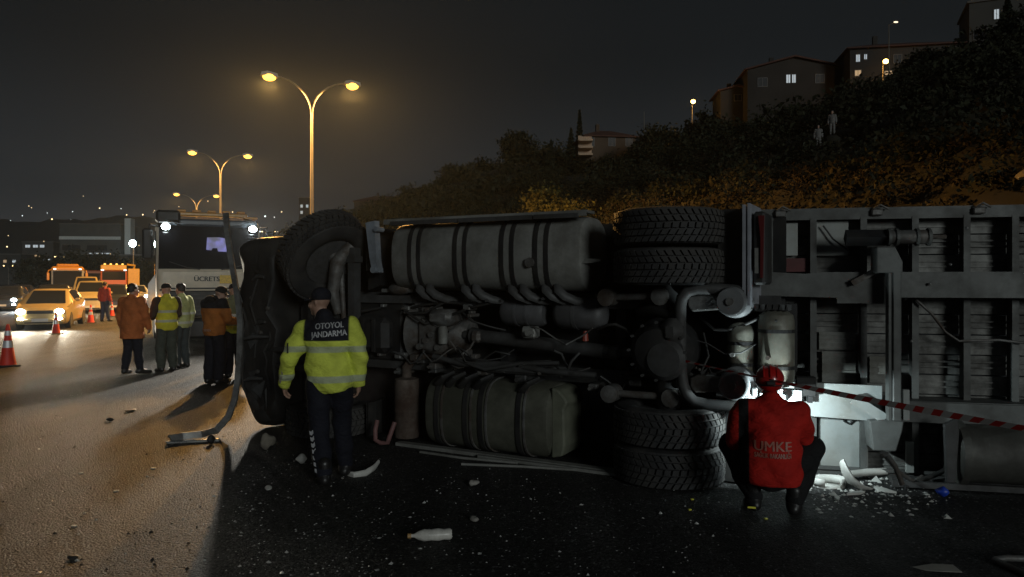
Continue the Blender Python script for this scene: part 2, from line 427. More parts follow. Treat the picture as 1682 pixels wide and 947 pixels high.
# scrub that reads as one mass over the whole slope
def scatter(qr, pr, n, hmin, hmax, per, leaf, fade=True):
    q = rs.uniform(*qr, n); p = rs.uniform(*pr, n)
    z = hill_h(q, p); keep = z > .8; q, p, z = q[keep], p[keep], z[keep]
    hh = rs.uniform(hmin, hmax, len(q))
    c = np.stack([UD.x*q+PD.x*p, UD.y*q+PD.y*p, z], 1)
    sh = rs.normal(size=(len(q), per, 3)); sh /= np.linalg.norm(sh, axis=2)[:,:,None]; sh *= rs.uniform(.15, 1, (len(q), per, 1))**.5
    sh += .25*rs.normal(size=(len(q), per, 3))*0.6
    pts = c[:,None,:] + sh*(hh[:,None,None]*np.array([.62,.62,.55])) + np.array([0,0,1])*(hh*.42)[:,None,None]
    return leaves(pts.reshape(-1,3), leaf)
V1, F1 = scatter((-20, 120), (33, 100), 640, 1.0, 3.0, 210, .16)
V2, F2 = scatter((100, 300), (28, 100), 560, 1.8, 5.0, 80, .45)
V3, F3 = scatter((-10, 150), (45, 90), 150, 1.8, 3.6, 130, .26)
V6, F6 = scatter((-15, 75), (30, 62), 620, .7, 1.9, 130, .115)
# taller thicket just below the hilltop buildings
def thicket(spots, per, leaf):
    pts = []
    for px, d, r in spots:
        for _ in range(3):
            c = on_hill(px+rs.uniform(-14, 14), d+rs.uniform(-4, 4)); q = clump_cloud(16, per//16, (r, r, r*.8), r*.22)
            pts.append(q+np.array([c.x, c.y, c.z+r*.45]))
    return leaves(np.concatenate(pts), leaf)
V7, F7 = thicket([(985,112,1.5),(1030,110,1.6),(1060,110,2.8),(1100,106,3.6),(1140,100,3.7),(1180,98,3.4),(1215,98,3.0),(1250,96,2.7),(1290,94,2.0),(1330,94,2.2),(1370,92,2.2),(1410,90,1.8),(1445,88,1.3),(1480,88,1.8),(1520,86,2.2),(1560,86,2.4),(1600,84,2.4),(1640,82,2.2),(1680,80,2.2),(1710,78,2.4)], 420, .26)
off_ = 0; Vl = [V1, V2, V3, V6, V7]; Fl = []
for v_, f_ in zip(Vl, (F1, F2, F3, F6, F7)): Fl.append(f_+off_); off_ += len(v_)
Vv = np.concatenate(Vl); Fv = np.concatenate(Fl)
tag(np_obj('hillside_scrub', Vv, Fv, M_leafd), 'dark scrub covering the hillside behind the overturned truck', 'scrub', kind='stuff')
V4, F4 = scatter((-15, 110), (27.6, 62), 5200, .3, 1.2, 36, .10)
tag(np_obj('dry_grass', V4, F4, M_dry), 'dry grass and weeds on the lamp-lit rocky bank', 'grass', kind='stuff')
V5, F5 = scatter((0, 150), (27.5, 38), 230, .8, 2.4, 110, .15)
tag(np_obj('bank_scrub', V5, F5, leaf_mat('bank_leaf', (0.020, 0.018, 0.008))), 'low leafy scrub along the foot of the hill', 'scrub', kind='stuff')
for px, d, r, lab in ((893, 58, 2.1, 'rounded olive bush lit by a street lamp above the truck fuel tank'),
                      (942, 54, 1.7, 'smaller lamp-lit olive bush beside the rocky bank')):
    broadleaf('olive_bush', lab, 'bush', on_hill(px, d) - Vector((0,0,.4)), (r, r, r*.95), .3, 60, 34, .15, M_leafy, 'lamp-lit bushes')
for px, d, h, r, lab in ((905, 150, 7.5, 2.1, 'shorter dark conifer, left of the pair by the hipped-roof house'),
                         (938, 146, 9.5, 2.3, 'broad dark conifer just before the hipped-roof house'),
                         (952, 150, 12.0, 1.6, 'tall thin conifer tip behind the hipped-roof house corner'),
                         (1655, 84, 8.5, 2.6, 'dark pine in front of the pale building, top corner of the hill')):
    conifer(lab, on_hill(px, d) - Vector((0,0,.5)), h, r)
for px, d, r, lab in ((850, 172, 4.2, 'round skyline tree with a small light shining through'),
                      (800, 190, 3.6, 'dark round tree on the skyline lower down the hill'),
                      (742, 215, 3.8, 'lowest tree on the hill skyline near the apartment blocks'),
                      (1085, 112, 3.0, 'dark tree just before the orange hillside lamp'),
                      (1165, 102, 3.2, 'bushy tree below the small dark shed roof'),
                      (1300, 88, 1.9, 'dark tree in front of the terraced house wall'),
                      (1518, 86, 2.5, 'dark round tree hiding the corner of the big gabled house'),
                      (1600, 88, 2.0, 'dark tree between the gabled house and pale building')):
    broadleaf('hill_tree', lab, 'tree', on_hill(px, d) - Vector((0,0,.6)), (r, r, r*.9), r*.35, 70, 40, .2*r/2.2, M_leafd, 'dark trees on the hill skyline')
# stones on the bank
M_rock = mat('bank_rock', (0.14, 0.12, 0.088), .9, var=.35, scale=2, bump=.5, bscale=8)
stone = None
for i in range(46):
    q = random.uniform(2, 95); p = random.uniform(28.4, 38); z = float(hill_h(np.array(q), np.array(p)))
    if stone is None:
        b = MB(); b.ell((0,0,0), (1,.8,.6), 9, 6)
        b.v = [(x*(1+.22*math.sin(7*y+3*z_)), y*(1+.2*math.sin(6*z_+5*x)), z_*(1+.2*math.cos(5*x+4*y))) for x, y, z_ in b.v]
        o = stone = b.obj('stone', M_rock, HILL)
    else: o = stone.copy(); COL.objects.link(o)
    s = random.uniform(.12, .42)
    o.location = QP(q, p, z+s*.15); o.scale = (s, s*random.uniform(.7, 1.2), s*random.uniform(.6, 1)); o.rotation_euler = (random.uniform(-.4,.4), random.uniform(-.4,.4), random.uniform(0,6))

# ------------------------------------------------------------------ street lamps
M_pole = mat('galvanised_pole', (0.20, 0.175, 0.14), .5, .3, var=.12, scale=3)
M_bulb = emit('sodium_bulb', (1.0, 0.45, 0.05), 4.6)
M_bulb_far = emit('far_sodium_bulb', (1.0, 0.66, 0.25), 9.0)
def lamp_post(label, loc, height, span, rotz, power, far=False, group='twin-arm street lamps along the median'):
    t = thing('street_lamp', label, 'street lamp', loc, rotz, group)
    MB().lathe([(.15,0),(.15,.5),(.10,.55),(.085,height*.5),(.06,height-1.6)], 12).obj('pole', M_pole, t, 40)
    for s in (-1, 1):
        pts = [(0,0,height-1.7)]
        for k in range(9):
            a = k/8; x = span/2*.90*(1-math.cos(a*math.pi/2)); pts.append((s*x, 0, height-1.7+1.75*math.sin(a*math.pi/2)))
        MB().tube(pts, [.06]+[.055-.022*k/8 for k in range(9)], 8).obj('arm', M_pole, t, 50)
        hb = MB(); hx = s*span/2
        hb.prism([(hx-.42, height+.02), (hx+.42, height-.02), (hx+.38, height+.16), (hx-.1, height+.24), (hx-.38, height+.16)], -.16, .16)
        h = hb.obj('lamp_head', mat('lamp_housing', (0.3, 0.3, 0.29), .5), t)
        bl = MB(); bl.ell((hx, 0, height-.03), (.32, .22, .19), 16, 10)
        bl.obj('bulb', M_bulb_far if far else M_bulb, h, 60)
        if power: light('sodium_light', 'SPOT', (hx, 0, height-.40), power, SODIUM, t, .16, (hx, 0, 0), 172, .12)
    return t
for px, d, hgt, top, span, P_, lab in ((512, 37.0, None, 128, 4.1, 1, 'tall twin-arm street lamp nearest the overturned cab'),
                                  (362, 59.5, None, 250, 4.2, 1, 'middle twin-arm street lamp above the white truck roof'),
                                  (323, 88.0, None, 318, 4.4, 1, 'far small twin-arm street lamp just over the white truck beacon')):
    z = H + (HY-top)/F*d - .25
    w = W(px, 460, d); w.z = .1
    lamp_post(lab, w, z, span, R(24), {37.0: 13000, 59.5: 6000, 88.0: 4500}[d])
for px, d, top, lab in ((14, 300, 436, 'tiny distant twin street lamp at the far edge of the valley road'),
                        (58, 300, 436, 'tiny distant twin street lamp, second along the valley road'),
                        (98, 300, 421, 'tiny distant twin street lamp just over the bus roof'),
                        (172, 240, 417, 'distant twin street lamp over the orange truck')):
    w = W(px, 460, d); w.z = 0
    lamp_post(lab, w, H+(HY-top)/F*d, 3.4, R(10), 0, True, 'distant street lamps in the valley')
# white floodlight on its mast beside the queue
w = W(219, 460, 95); w.z = 0
t = thing('floodlight_mast', 'slim mast with a brilliant white floodlight behind the orange truck', 'floodlight', w)
zt = H + 58/F*95
MB().lathe([(.1,0),(.06,zt)], 10).obj('mast', M_pole, t)
hd = MB().box((-.35,-.12,zt-.05),(.35,.2,zt+.4), bev=.04).obj('lamp_head', mat('lamp_housing', (0.3,0.3,0.29), .5), t)
MB().ell((0,-.16,zt+.18),(.46,.1,.46)).obj('lamp_glass', emit('white_flood', (.78,1,.97), 40), hd)
light('flood_light', 'SPOT', (0,-.5,zt+.1), 2000, (.80,1,.96), t, .3, (14,-60,0), 150, .6)

# ------------------------------------------------------------------ houses
M_win_dark = glass('window_dark', (0.012, 0.013, 0.015), .5)
M_win_lit = emit('window_lit_white', (.80, .92, 1.0), .42)
M_win_warm = emit('window_lit_warm', (1.0, .62, .28), .35)
M_rooft = mat('roof_tile', (0.075, 0.034, 0.026), .85, var=.3, scale=4, bump=.4, bscale=12)
M_trim = mat('window_frame_paint', (0.12, 0.115, 0.11), .6, var=.1)
def window(t, x, z, w, h, y, m):
    f = MB()
    f.box((x-w/2-.08, y-.05, z-.08),(x-w/2, y+.05, z+h+.08)); f.box((x+w/2, y-.05, z-.08),(x+w/2+.08, y+.05, z+h+.08))
    f.box((x-w/2, y-.05, z-.08),(x+w/2, y+.05, z)); f.box((x-w/2, y-.05, z+h),(x+w/2, y+.05, z+h+.08)); f.box((x-.03, y-.045, z),(x+.03, y+.045, z+h))
    o = f.obj('window', M_trim, t)
    MB().box((x-w/2, y-.012, z),(x+w/2, y+.012, z+h)).obj('pane', m, o)
def house(name, label, loc, rotz, w, dep, h, roof, wallcol, wins, roof_h=2.0, cat='house', group=None):
    t = thing(name, label, cat, loc, rotz, group)
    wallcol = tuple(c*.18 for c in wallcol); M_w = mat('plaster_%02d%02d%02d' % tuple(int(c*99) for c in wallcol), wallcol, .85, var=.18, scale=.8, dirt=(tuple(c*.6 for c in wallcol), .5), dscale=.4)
    MB().box((-w/2, 0, -6),(w/2, dep, h)).obj('wall', M_w, t)
    e = .5
    if roof == 'hip':
        a = [(-w/2-e,-e,h),(w/2+e,-e,h),(w/2+e,dep+e,h),(-w/2-e,dep+e,h),(-w/2+dep*.42,dep/2,h+roof_h),(w/2-dep*.42,dep/2,h+roof_h)]
        b = [(x,y,z-.18) for x,y,z in a[:4]]
        r = MB().add(a+b, [(0,1,5,4),(1,2,5),(2,3,4,5),(3,0,4),(9,8,7,6),(6,7,1,0),(7,8,2,1),(8,9,3,2),(9,6,0,3)]).obj('roof', M_rooft, t)
    elif roof == 'gable':
        r = MB().prism([(-w/2-e,h-.1),(-w/2-e,h+.1),(0,h+roof_h),(w/2+e,h+.1),(w/2+e,h-.1),(0,h+roof_h-.25)], -e, dep+e).obj('roof', M_rooft, t)
        MB().prism([(-w/2,h-.05),(0,h+roof_h-.3),(w/2,h-.05)], .01, dep-.01).obj('gable', M_w, t)
    else:
        r = MB().box((-w/2-.25,-.25,h),(w/2+.25,dep+.25,h+.3)).obj('roof', mat('flat_roof', (0.12,0.115,0.11), .9), t)
    if roof != 'flat':
        MB().box((-w*.2,dep*.4,h+roof_h*.3),(-w*.2+.6,dep*.4+.6,h+roof_h+.9)).obj('chimney', M_w, r)
    for x, z, ww, wh, k in wins:
        window(t, x, z, ww, wh, -.03, {'d': M_win_dark, 'l': M_win_lit, 'w': M_win_warm}[k])
    return t
def place(px, py, d):                  # base of a house seen at that pixel
    return W(px, py, d)
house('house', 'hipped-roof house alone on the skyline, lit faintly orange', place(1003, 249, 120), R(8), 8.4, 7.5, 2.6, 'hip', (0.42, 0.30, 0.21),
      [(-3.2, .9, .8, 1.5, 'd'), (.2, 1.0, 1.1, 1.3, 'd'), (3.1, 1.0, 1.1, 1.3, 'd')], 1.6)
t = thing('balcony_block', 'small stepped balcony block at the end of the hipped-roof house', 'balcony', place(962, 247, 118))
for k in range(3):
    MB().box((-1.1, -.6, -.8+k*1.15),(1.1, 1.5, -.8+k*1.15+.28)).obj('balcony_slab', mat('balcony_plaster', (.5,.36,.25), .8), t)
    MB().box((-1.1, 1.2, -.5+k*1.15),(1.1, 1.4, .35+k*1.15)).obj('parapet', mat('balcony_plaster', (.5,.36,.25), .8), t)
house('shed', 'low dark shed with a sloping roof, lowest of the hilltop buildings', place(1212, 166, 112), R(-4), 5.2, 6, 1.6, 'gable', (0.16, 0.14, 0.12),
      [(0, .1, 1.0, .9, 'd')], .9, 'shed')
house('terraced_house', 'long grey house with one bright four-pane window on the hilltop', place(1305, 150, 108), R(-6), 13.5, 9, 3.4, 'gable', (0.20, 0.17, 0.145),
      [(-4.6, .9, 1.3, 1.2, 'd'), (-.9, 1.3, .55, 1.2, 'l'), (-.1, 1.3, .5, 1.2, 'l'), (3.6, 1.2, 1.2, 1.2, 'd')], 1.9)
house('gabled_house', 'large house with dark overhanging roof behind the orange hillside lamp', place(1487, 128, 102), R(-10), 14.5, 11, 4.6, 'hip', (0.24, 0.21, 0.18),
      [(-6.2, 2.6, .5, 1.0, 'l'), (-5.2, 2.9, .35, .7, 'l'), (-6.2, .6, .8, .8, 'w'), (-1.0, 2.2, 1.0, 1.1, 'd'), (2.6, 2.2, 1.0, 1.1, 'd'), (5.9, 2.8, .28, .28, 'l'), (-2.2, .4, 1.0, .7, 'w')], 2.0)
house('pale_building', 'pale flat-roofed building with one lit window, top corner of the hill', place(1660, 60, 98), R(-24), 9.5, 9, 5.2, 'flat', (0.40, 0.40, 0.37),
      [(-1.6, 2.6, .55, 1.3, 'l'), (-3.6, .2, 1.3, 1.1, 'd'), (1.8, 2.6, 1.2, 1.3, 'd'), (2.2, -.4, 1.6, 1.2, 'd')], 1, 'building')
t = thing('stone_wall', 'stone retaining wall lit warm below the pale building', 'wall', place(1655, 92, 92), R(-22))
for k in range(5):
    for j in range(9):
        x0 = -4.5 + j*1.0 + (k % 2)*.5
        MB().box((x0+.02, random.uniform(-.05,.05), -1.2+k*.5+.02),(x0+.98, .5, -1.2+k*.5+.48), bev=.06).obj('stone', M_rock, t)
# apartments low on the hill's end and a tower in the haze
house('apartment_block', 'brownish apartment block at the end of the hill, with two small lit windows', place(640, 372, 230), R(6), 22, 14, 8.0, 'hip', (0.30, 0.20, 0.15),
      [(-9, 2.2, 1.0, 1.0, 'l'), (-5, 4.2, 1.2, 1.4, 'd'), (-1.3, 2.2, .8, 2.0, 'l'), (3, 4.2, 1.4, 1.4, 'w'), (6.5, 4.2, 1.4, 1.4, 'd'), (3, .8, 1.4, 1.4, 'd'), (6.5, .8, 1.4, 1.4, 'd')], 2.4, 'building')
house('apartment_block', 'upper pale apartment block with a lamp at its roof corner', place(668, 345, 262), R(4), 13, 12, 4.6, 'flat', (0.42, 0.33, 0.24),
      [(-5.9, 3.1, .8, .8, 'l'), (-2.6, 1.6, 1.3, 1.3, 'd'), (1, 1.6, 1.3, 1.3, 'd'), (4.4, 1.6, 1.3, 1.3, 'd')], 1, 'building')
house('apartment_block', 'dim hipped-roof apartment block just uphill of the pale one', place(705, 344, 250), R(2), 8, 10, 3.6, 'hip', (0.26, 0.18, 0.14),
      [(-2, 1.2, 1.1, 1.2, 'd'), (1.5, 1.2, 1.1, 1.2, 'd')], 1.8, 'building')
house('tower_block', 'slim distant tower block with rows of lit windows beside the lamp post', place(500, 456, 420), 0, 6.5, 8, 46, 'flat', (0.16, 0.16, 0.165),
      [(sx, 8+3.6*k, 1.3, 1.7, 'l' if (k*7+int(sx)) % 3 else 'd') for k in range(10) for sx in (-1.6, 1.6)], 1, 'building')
# ------------------------------------------------------------------ hillside lamps, masts
def small_lamp(name, label, px, py, d, power, drop):
    b = W(px, py, d); t = thing(name, label, 'street lamp', (b.x, b.y, b.z-drop), 0, 'lamps on the hill')
    MB().lathe([(.09,0),(.05,drop)], 8).obj('pole', M_pole, t)
    a = MB().tube([(0,0,drop-.3),(-.1,-.3,drop+.05),(-.1,-.9,drop+.1)], .035, 6).obj('arm', M_pole, t)
    hd = MB().box((-.25,-1.3,drop+.04),(.05,-.75,drop+.18), bev=.03).obj('lamp_head', mat('lamp_housing', (0.3,0.3,0.29), .5), t)
    MB().ell((-.1,-1.0,drop),(.34,.34,.28)).obj('bulb', emit('hill_bulb', (1.0,.5,.10), 26), hd)
    light('hill_lamp_light', 'POINT', (-.1,-1.9,drop-.45), power, SODIUM, t, .15)
small_lamp('hill_lamp', 'orange lamp on a short pole above the hipped-roof house', 1137, 169, 112, 420, 5.0)
small_lamp('hill_lamp', 'orange lamp in front of the large gabled house', 1450, 104, 96, 420, 3.2)
for px, py0, py1, d, lab in ((1460, 40, 128, 94, 'slim utility mast beside the orange lamp of the gabled house'), (1058, 183, 240, 138, 'thin bare mast on the skyline')):
    a, b = W(px, py1, d), W(px, py0, d); t = thing('utility_mast', lab, 'mast', a)
    MB().lathe([(.10,-1.5),(.05,b.z-a.z)], 8).obj('pole', M_pole, t)
    if px > 1400:
        MB().tube([(0,0,b.z-a.z-.1),(.5,-.2,b.z-a.z+.15),(1.0,-.3,b.z-a.z+.1)], .03, 6).obj('bracket', M_pole, t)
        MB().ell((.75,-.3,b.z-a.z+.22),(.3,.1,.1)).obj('lamp_glass', emit('pale_fitting', (1,.85,.6), 1.6), t)

# ------------------------------------------------------------------ valley town at the far end
def far_hill():
    vs = []; fs = []; n = 60
    for i in range(n+1):
        px = -60 + i*14; 
        for j, (d, kk) in enumerate(((560, 0), (760, .55), (1000, 1.0), (1300, .6))):
            top = 356 + 4*math.sin(i*.21) + 2*math.sin(i*.9+1) + 1.5*math.sin(i*2.3) + max(0, (px-250))*.28
            z = max(0.0, (HY-top)/F*1000*kk); vs.append(((px-CX)/F*d, d, z-.2))
    for i in range(n):
        for j in range(3): fs.append((i*4+j, (i+1)*4+j, (i+1)*4+j+1, i*4+j+1))
    return MB().add(vs, fs)
tag(far_hill().obj('hills', mat('far_hill_soil', (0.03,0.033,0.036), .95), smooth=60), kind='structure')
t = house('shopping_centre', 'wide pale flat-roofed hall looming in haze behind the bus', place(148, 455, 330), R(6), 26, 20, 24, 'flat', (0.38,0.40,0.39),
      [(-8, 12, 8, 2.5, 'd'), (3, 12, 9, 2.5, 'd'), (3.5, 3.0, 10, 8, 'l')], 1, 'building')
MB().box((-13, -.6, 17),(13.2, .0, 18.4)).obj('fascia', mat('fascia_panel', (.5,.52,.5), .6), t)
MB().box((13.6, 3, 0),(16.2, 8, 27)).obj('stair_tower', mat('fascia_panel', (.5,.52,.5), .6), t)
house('far_shop', 'brightly lit low shop front far away under the haze', place(62, 452, 330), 0, 14, 10, 15, 'flat', (0.30,0.30,0.30),
      [(-4.5, 12.6, 2.2, 1.2, 'l'), (-1, 12.6, 2.2, 1.2, 'l'), (2, 12.6, 2.0, 1.2, 'l'), (-4, 8.4, 3.0, .9, 'w'), (0, 8.4, 3, .9, 'w'), (4, 5, 3.2, 2.4, 'l')], 1, 'building')
house('far_house', 'small pale far house beside the lit shop front', place(105, 452, 340), 0, 10, 9, 11, 'gable', (0.34,0.36,0.36),
      [(-2, 6.0, 2, 1.4, 'l'), (2, 6, 2, 1.4, 'd')], 2.0, 'house')
house('far_house', 'dim far house at the outer edge of the valley', place(12, 455, 320), 0, 12, 9, 10, 'flat', (0.22,0.22,0.22),
      [(3, 6.4, 1.4, 1.2, 'l'), (-1, 6.4, 1.4, 1.2, 'w')], 2.0, 'house')
house('warehouse', 'long low dark warehouse behind the queue of traffic', place(225, 462, 180), R(14), 30, 16, 6.4, 'flat', (0.13,0.12,0.11),
      [(6+3*k, 3.6, 1.6, .8, 'd') for k in range(3)], 1, 'building')
# scattered lights too small to tell apart
lb = MB(); lw = MB()
for k in range(105):
    px = random.uniform(-20, 330) if random.random() < .75 else random.uniform(330, 480)
    py = random.choice([random.gauss(352, 12), random.gauss(405, 14), random.gauss(430, 12)])
    d = random.uniform(420, 560) if py > 385 else 990
    if px > 250: py = min(max(py, 330), 380); 
    s = random.uniform(.18, .55)*d/520
    (lb if random.random() < .55 else lw).ell(W(px, py, d), (s, s, s), 6, 4)
tag(lb.obj('town_lights', emit('far_warm_light', (1,.72,.36), 3.0)), 'scatter of tiny warm lights across the far valley town', 'lights', kind='stuff')
tag(lw.obj('town_lights', emit('far_white_light', (.85,.95,1), 3.2)), 'scatter of tiny white lights across the far valley town', 'lights', kind='stuff')
for px, py, d, r, lab in ((175, 452, 150, 4.5, 'dark round tree crown behind the bus'), (128, 452, 160, 5.0, 'wide dark tree crown before the shopping hall'), (232, 456, 140, 3.6, 'dark tree beside the floodlight mast'), (60, 456, 150, 4.0, 'low dark tree mass behind the dark car')):
    w = W(px, py, d); w.z = 0
    broadleaf('roadside_tree', lab, 'tree', w, (r, r, r*.75), 1.2, 60, 36, .34, M_leafd, 'trees beyond the traffic queue')
# ================================================================== the overturned truck, underside to us
TF = Frame((1.42, 6.85), R(-28.3))
truck = thing('overturned_truck', 'dark truck tractor lying on its side with underside, tanks and twin wheels showing', 'truck', (1.42, 6.85, 0), R(-28.3))
def tp(b, name, m=M_black, smooth=None, bevel=0, parent=None): return b.obj(name, m, parent or truck, smooth, bevel=bevel)

# ---- wheels
TYRE = [(.285,-.115),(.31,-.15),(.36,-.168),(.43,-.168),(.472,-.155),(.482,-.140),(.488,-.07),(.489,0),(.488,.07),(.482,.140),(.472,.155),(.43,.168),(.36,.168),(.31,.15),(.285,.115)]
tyre_me = MB().lathe(TYRE, 40, close=True)
tread_b = MB(); NB = 46
for k in range(NB):
    for row in range(5):
        h0 = -.145 + row*.0595; h1 = h0 + .047
        da = 2*math.pi/NB; a0 = k*da + (.5*da if row % 2 else 0); w_ = da*.74
        sk = (.42 if row in (0, 1) else -.42 if row in (3, 4) else .12)*da
        r0 = .480; r1 = .513 if row in (1, 2, 3) else .506
        q = []
        for r in (r0, r1):
            for (aa, hh) in ((a0, h0), (a0+w_, h0), (a0+w_+sk, h1), (a0+sk, h1)):
                q.append((r*math.cos(aa), r*math.sin(aa), hh))
        tread_b.add(q, [(4,5,6,7),(0,1,5,4),(1,2,6,5),(2,3,7,6),(3,0,4,7)])
rim_b = MB().lathe([(.282,-.12),(.262,-.10),(.255,.03),(.20,.055),(.125,.02),(.12,-.06),(.06,-.075),(.0005,-.075),(.0005,.07),(.11,.075),(.2,.09),(.27,.10),(.285,.118)], 32)
for k in range(10):
    a = k*.628; rim_b.lathe([(.015,-.1),(.015,.06)], 6, c=(.165*math.cos(a), .165*math.sin(a), .02))
M_rim = mat('wheel_steel', (0.13, 0.13, 0.13), .5, .4, var=.3, dirt=((0.05,0.045,0.04), .7))
proto = None
def wheel(loc, rot=None, label=None):
    global proto
    t = bpy.data.objects.new('wheel', None); COL.objects.link(t); t.parent = truck; t.location = loc
    if rot is not None: t.rotation_euler = rot.to_euler()
    if proto is None:
        ty = tyre_me.obj('tyre', M_rubber, t, 35); tr = tread_b.obj('tread', M_rubber, t); tag(tr, kind='stuff'); ri = rim_b.obj('rim', M_rim, t, 35)
        proto = (ty, tr, ri)
    else:
        for o in proto:
            c = o.copy(); COL.objects.link(c); c.parent = t
    if label: t['label'] = label
    return t
RZ = lambda a: Matrix.Rotation(a, 3, 'Z')
for z, a in ((2.325, .0), (1.965, .07), (.525, .3), (.172, .41)):
    wheel((.05, 0, z), RZ(a))
ax = Vector((-.76, .24, .58)).normalized()
fw = wheel((-4.06, -.10, 2.13), ax.to_track_quat('Z', 'Y').to_matrix(), 'steered front wheel sticking up in the air'); fw.scale = (1.1,)*3
wheel((-4.1, .0, .19), RZ(.2))

# ---- frame rails and cross members
for z0, z1 in ((1.55, 1.70), (.78, .93)):
    b = MB(); b.box((-5.0,.30,z0),(1.0,.33,z1)); b.box((-5.0,.33,z0 if z0 > 1 else z1-.02),(1.0,.57,z0+.02 if z0 > 1 else z1)); b.box((-5.0,.57,z0),(1.0,.6,z1))
    tp(b, 'frame_rail', M_frame)
    b = MB()
    for k in range(26):
        x = -4.7 + k*.22; b.lathe([(.014,-.012),(.014,.012)], 6, axis='y', c=(x, .29, z0+.05+.05*(k % 2)))
    tag(tp(b, 'rivets', M_steel), kind='stuff')
for x in (-3.3, -1.9, -.55, .55, .96):
    tp(MB().box((x-.05,.36,.94),(x+.05,.54,1.54)), 'cross_member', M_black)
tp(MB().box((-5.0,.62,.0),(1.0,.66,2.44)), 'dark_backing', M_black)  # added black sheet, hides the lit road behind so the gaps stay dark

# ---- upper fuel tank with its straps
def superring(n, ry, rz, e=3.2):
    r = []
    for j in range(n):
        a = 2*math.pi*j/n; c, s = math.cos(a), math.sin(a)
        r.append((ry*math.copysign(abs(c)**(2/e), c), rz*math.copysign(abs(s)**(2/e), s)))
    return r
def tank(name, x0, x1, cy, cz, ry, rz, m, e=3.0):
    b = MB(); n = 40; vs = []; st = [(x0, .72), (x0+.012, .86), (x0+.04, .96), (x0+.09, 1), (x1-.09, 1), (x1-.04, .96), (x1-.012, .86), (x1, .72)]
    for x, k in st: vs += [(x, cy+u*k, cz+v*k) for u, v in superring(n, ry, rz, e)]
    fs = [(i*n+j, i*n+(j+1)%n, (i+1)*n+(j+1)%n, (i+1)*n+j) for i in range(len(st)-1) for j in range(n)]
    fs += [tuple(range(n)), tuple(range((len(st)-1)*n, len(st)*n))]
    return tp(b.add(vs, fs), name, m, 35)
def strap(parent, x, w, cy, cz, ry, rz, m=M_black, e=3.0, nm='strap', th=.014):
    n = 40; vs = []
    for x_, k in ((x-w/2, 0), (x-w/2, th), (x+w/2, th), (x+w/2, 0)):
        vs += [(x_, cy+u, cz+v) for u, v in superring(n, ry+k, rz+k, e)]
    fs = [(i*n+j, i*n+(j+1)%n, (i+1)*n+(j+1)%n, (i+1)*n+j) for i in range(3) for j in range(n)]
    o = MB().add(vs, fs).obj(nm, m, parent, 40); return o
ut = tank('fuel_tank', -3.16, -.78, .28, 2.11, .37, .385, M_alu)
for px in (682, 757, 834, 890):
    x = TF.at(px, 420, -.08).x
    for dx in (-.07, .05): strap(ut, x+dx, .045, .28, 2.11, .37, .385)
    strap(ut, x-.01, .07, .28, 2.11, .37, .385, M_alu, th=.006, nm='strap_pad')
    for dx in (.02, .16):
        b = MB(); pts = [(x+dx-.03, .02, 1.80), (x+dx, -.02, 1.735), (x+dx+.06, .0, 1.68), (x+dx+.15, .06, 1.635), (x+dx+.24, .16, 1.615)]
        b.tube(pts, [.028,.034,.036,.032,.024], 8, sy=1.5); b.obj('strap_bracket', M_frame, ut, 50)
# dent and filler on the tank
MB().lathe([(.05,-.03),(.05,.02),(.035,.03)], 14, axis='y', c=(-1.35,-.1,2.02)).obj('filler_cap', M_steel, ut)
b = MB(); b.add([(-1.06,-.06,2.06),(-.62,-.02,2.05),(-.62,-.02,2.02),(-.95,-.085,1.99),(-1.0,0.0,1.9)], [(0,1,2,3),(0,3,4)]); b.obj('torn_plate', M_alu, ut)
tp(MB().box((-3.22,-.09,2.502),(-.74,.12,2.53)).box((-3.22,-.1,2.47),(-.74,-.085,2.515)), 'step_plate', M_alu)
b = MB(); b.prism([(-3.46,2.50),(-3.33,2.52),(-3.30,2.06),(-3.27,1.93),(-3.36,1.93),(-3.40,2.1)], -.12, -.03); b.lathe([(.03,-.15),(.03,-.02)], 10, axis='y', c=(-3.29,0,2.42)); b.lathe([(.04,-.16),(.04,-.02)], 10, axis='y', c=(-3.32,0,1.96))
tp(b, 'step_bracket', mat('faded_blue_bracket', (0.26,0.29,0.33), .5, var=.2, dirt=((.1,.1,.1), .6)))
b = MB()
for x0, x1 in ((-3.1, -2.2), (-2.2, -1.3), (-1.3, -.8)):
    b.box((x0, -.13, 2.455),(x1-.02, -.09, 2.50))
tp(b, 'tank_skirt', M_frame)

# ---- lower fuel tank and silencer
lt = tank('lower_tank', -2.66, -1.12, .24, .40, .38, .385, mat('dirty_green_tank', (0.105, 0.105, 0.082), .55, .2, var=.3, dirt=((.05,.05,.035), .7)))
for px in (718, 765, 790, 852):
    x = TF.at(px, 680, -.12).x
    strap(lt, x, .05, .24, .40, .38, .385); strap(lt, x+.07, .02, .24, .40, .38, .385, M_steel)
for px in (722, 740, 760, 785, 860):
    x = TF.at(px, 640, -.1).x
    MB().tube([(x-.08,.05,.62),(x-.02,-.1,.72),(x+.06,-.12,.79),(x+.14,-.02,.84)], [.02,.028,.028,.02], 7, sy=1.6).obj('strap_bracket', M_black, lt, 50)
b = MB(); b.prism([(-1.14,.05),(-1.02,.08),(-.99,.18),(-1.0,.55),(-.96,.62),(-1.0,.68),(-1.06,.74),(-1.14,.76)], -.05, .4)
tp(b, 'tank_end_plate', mat('green_end_plate', (0.145,0.15,0.11), .6, var=.25), bevel=.02)
tp(MB().lathe([(.06,0),(.135,.02),(.14,.05),(.14,.30),(.145,.31),(.145,.34),(.14,.35),(.14,.62),(.135,.68),(.06,.7)], 22, c=(-3.0,.05,.04)), 'silencer', mat('rusty_silencer', (0.12,0.095,0.078), .7, .3, var=.4, dirt=((.055,.03,.02), .8)), 40)
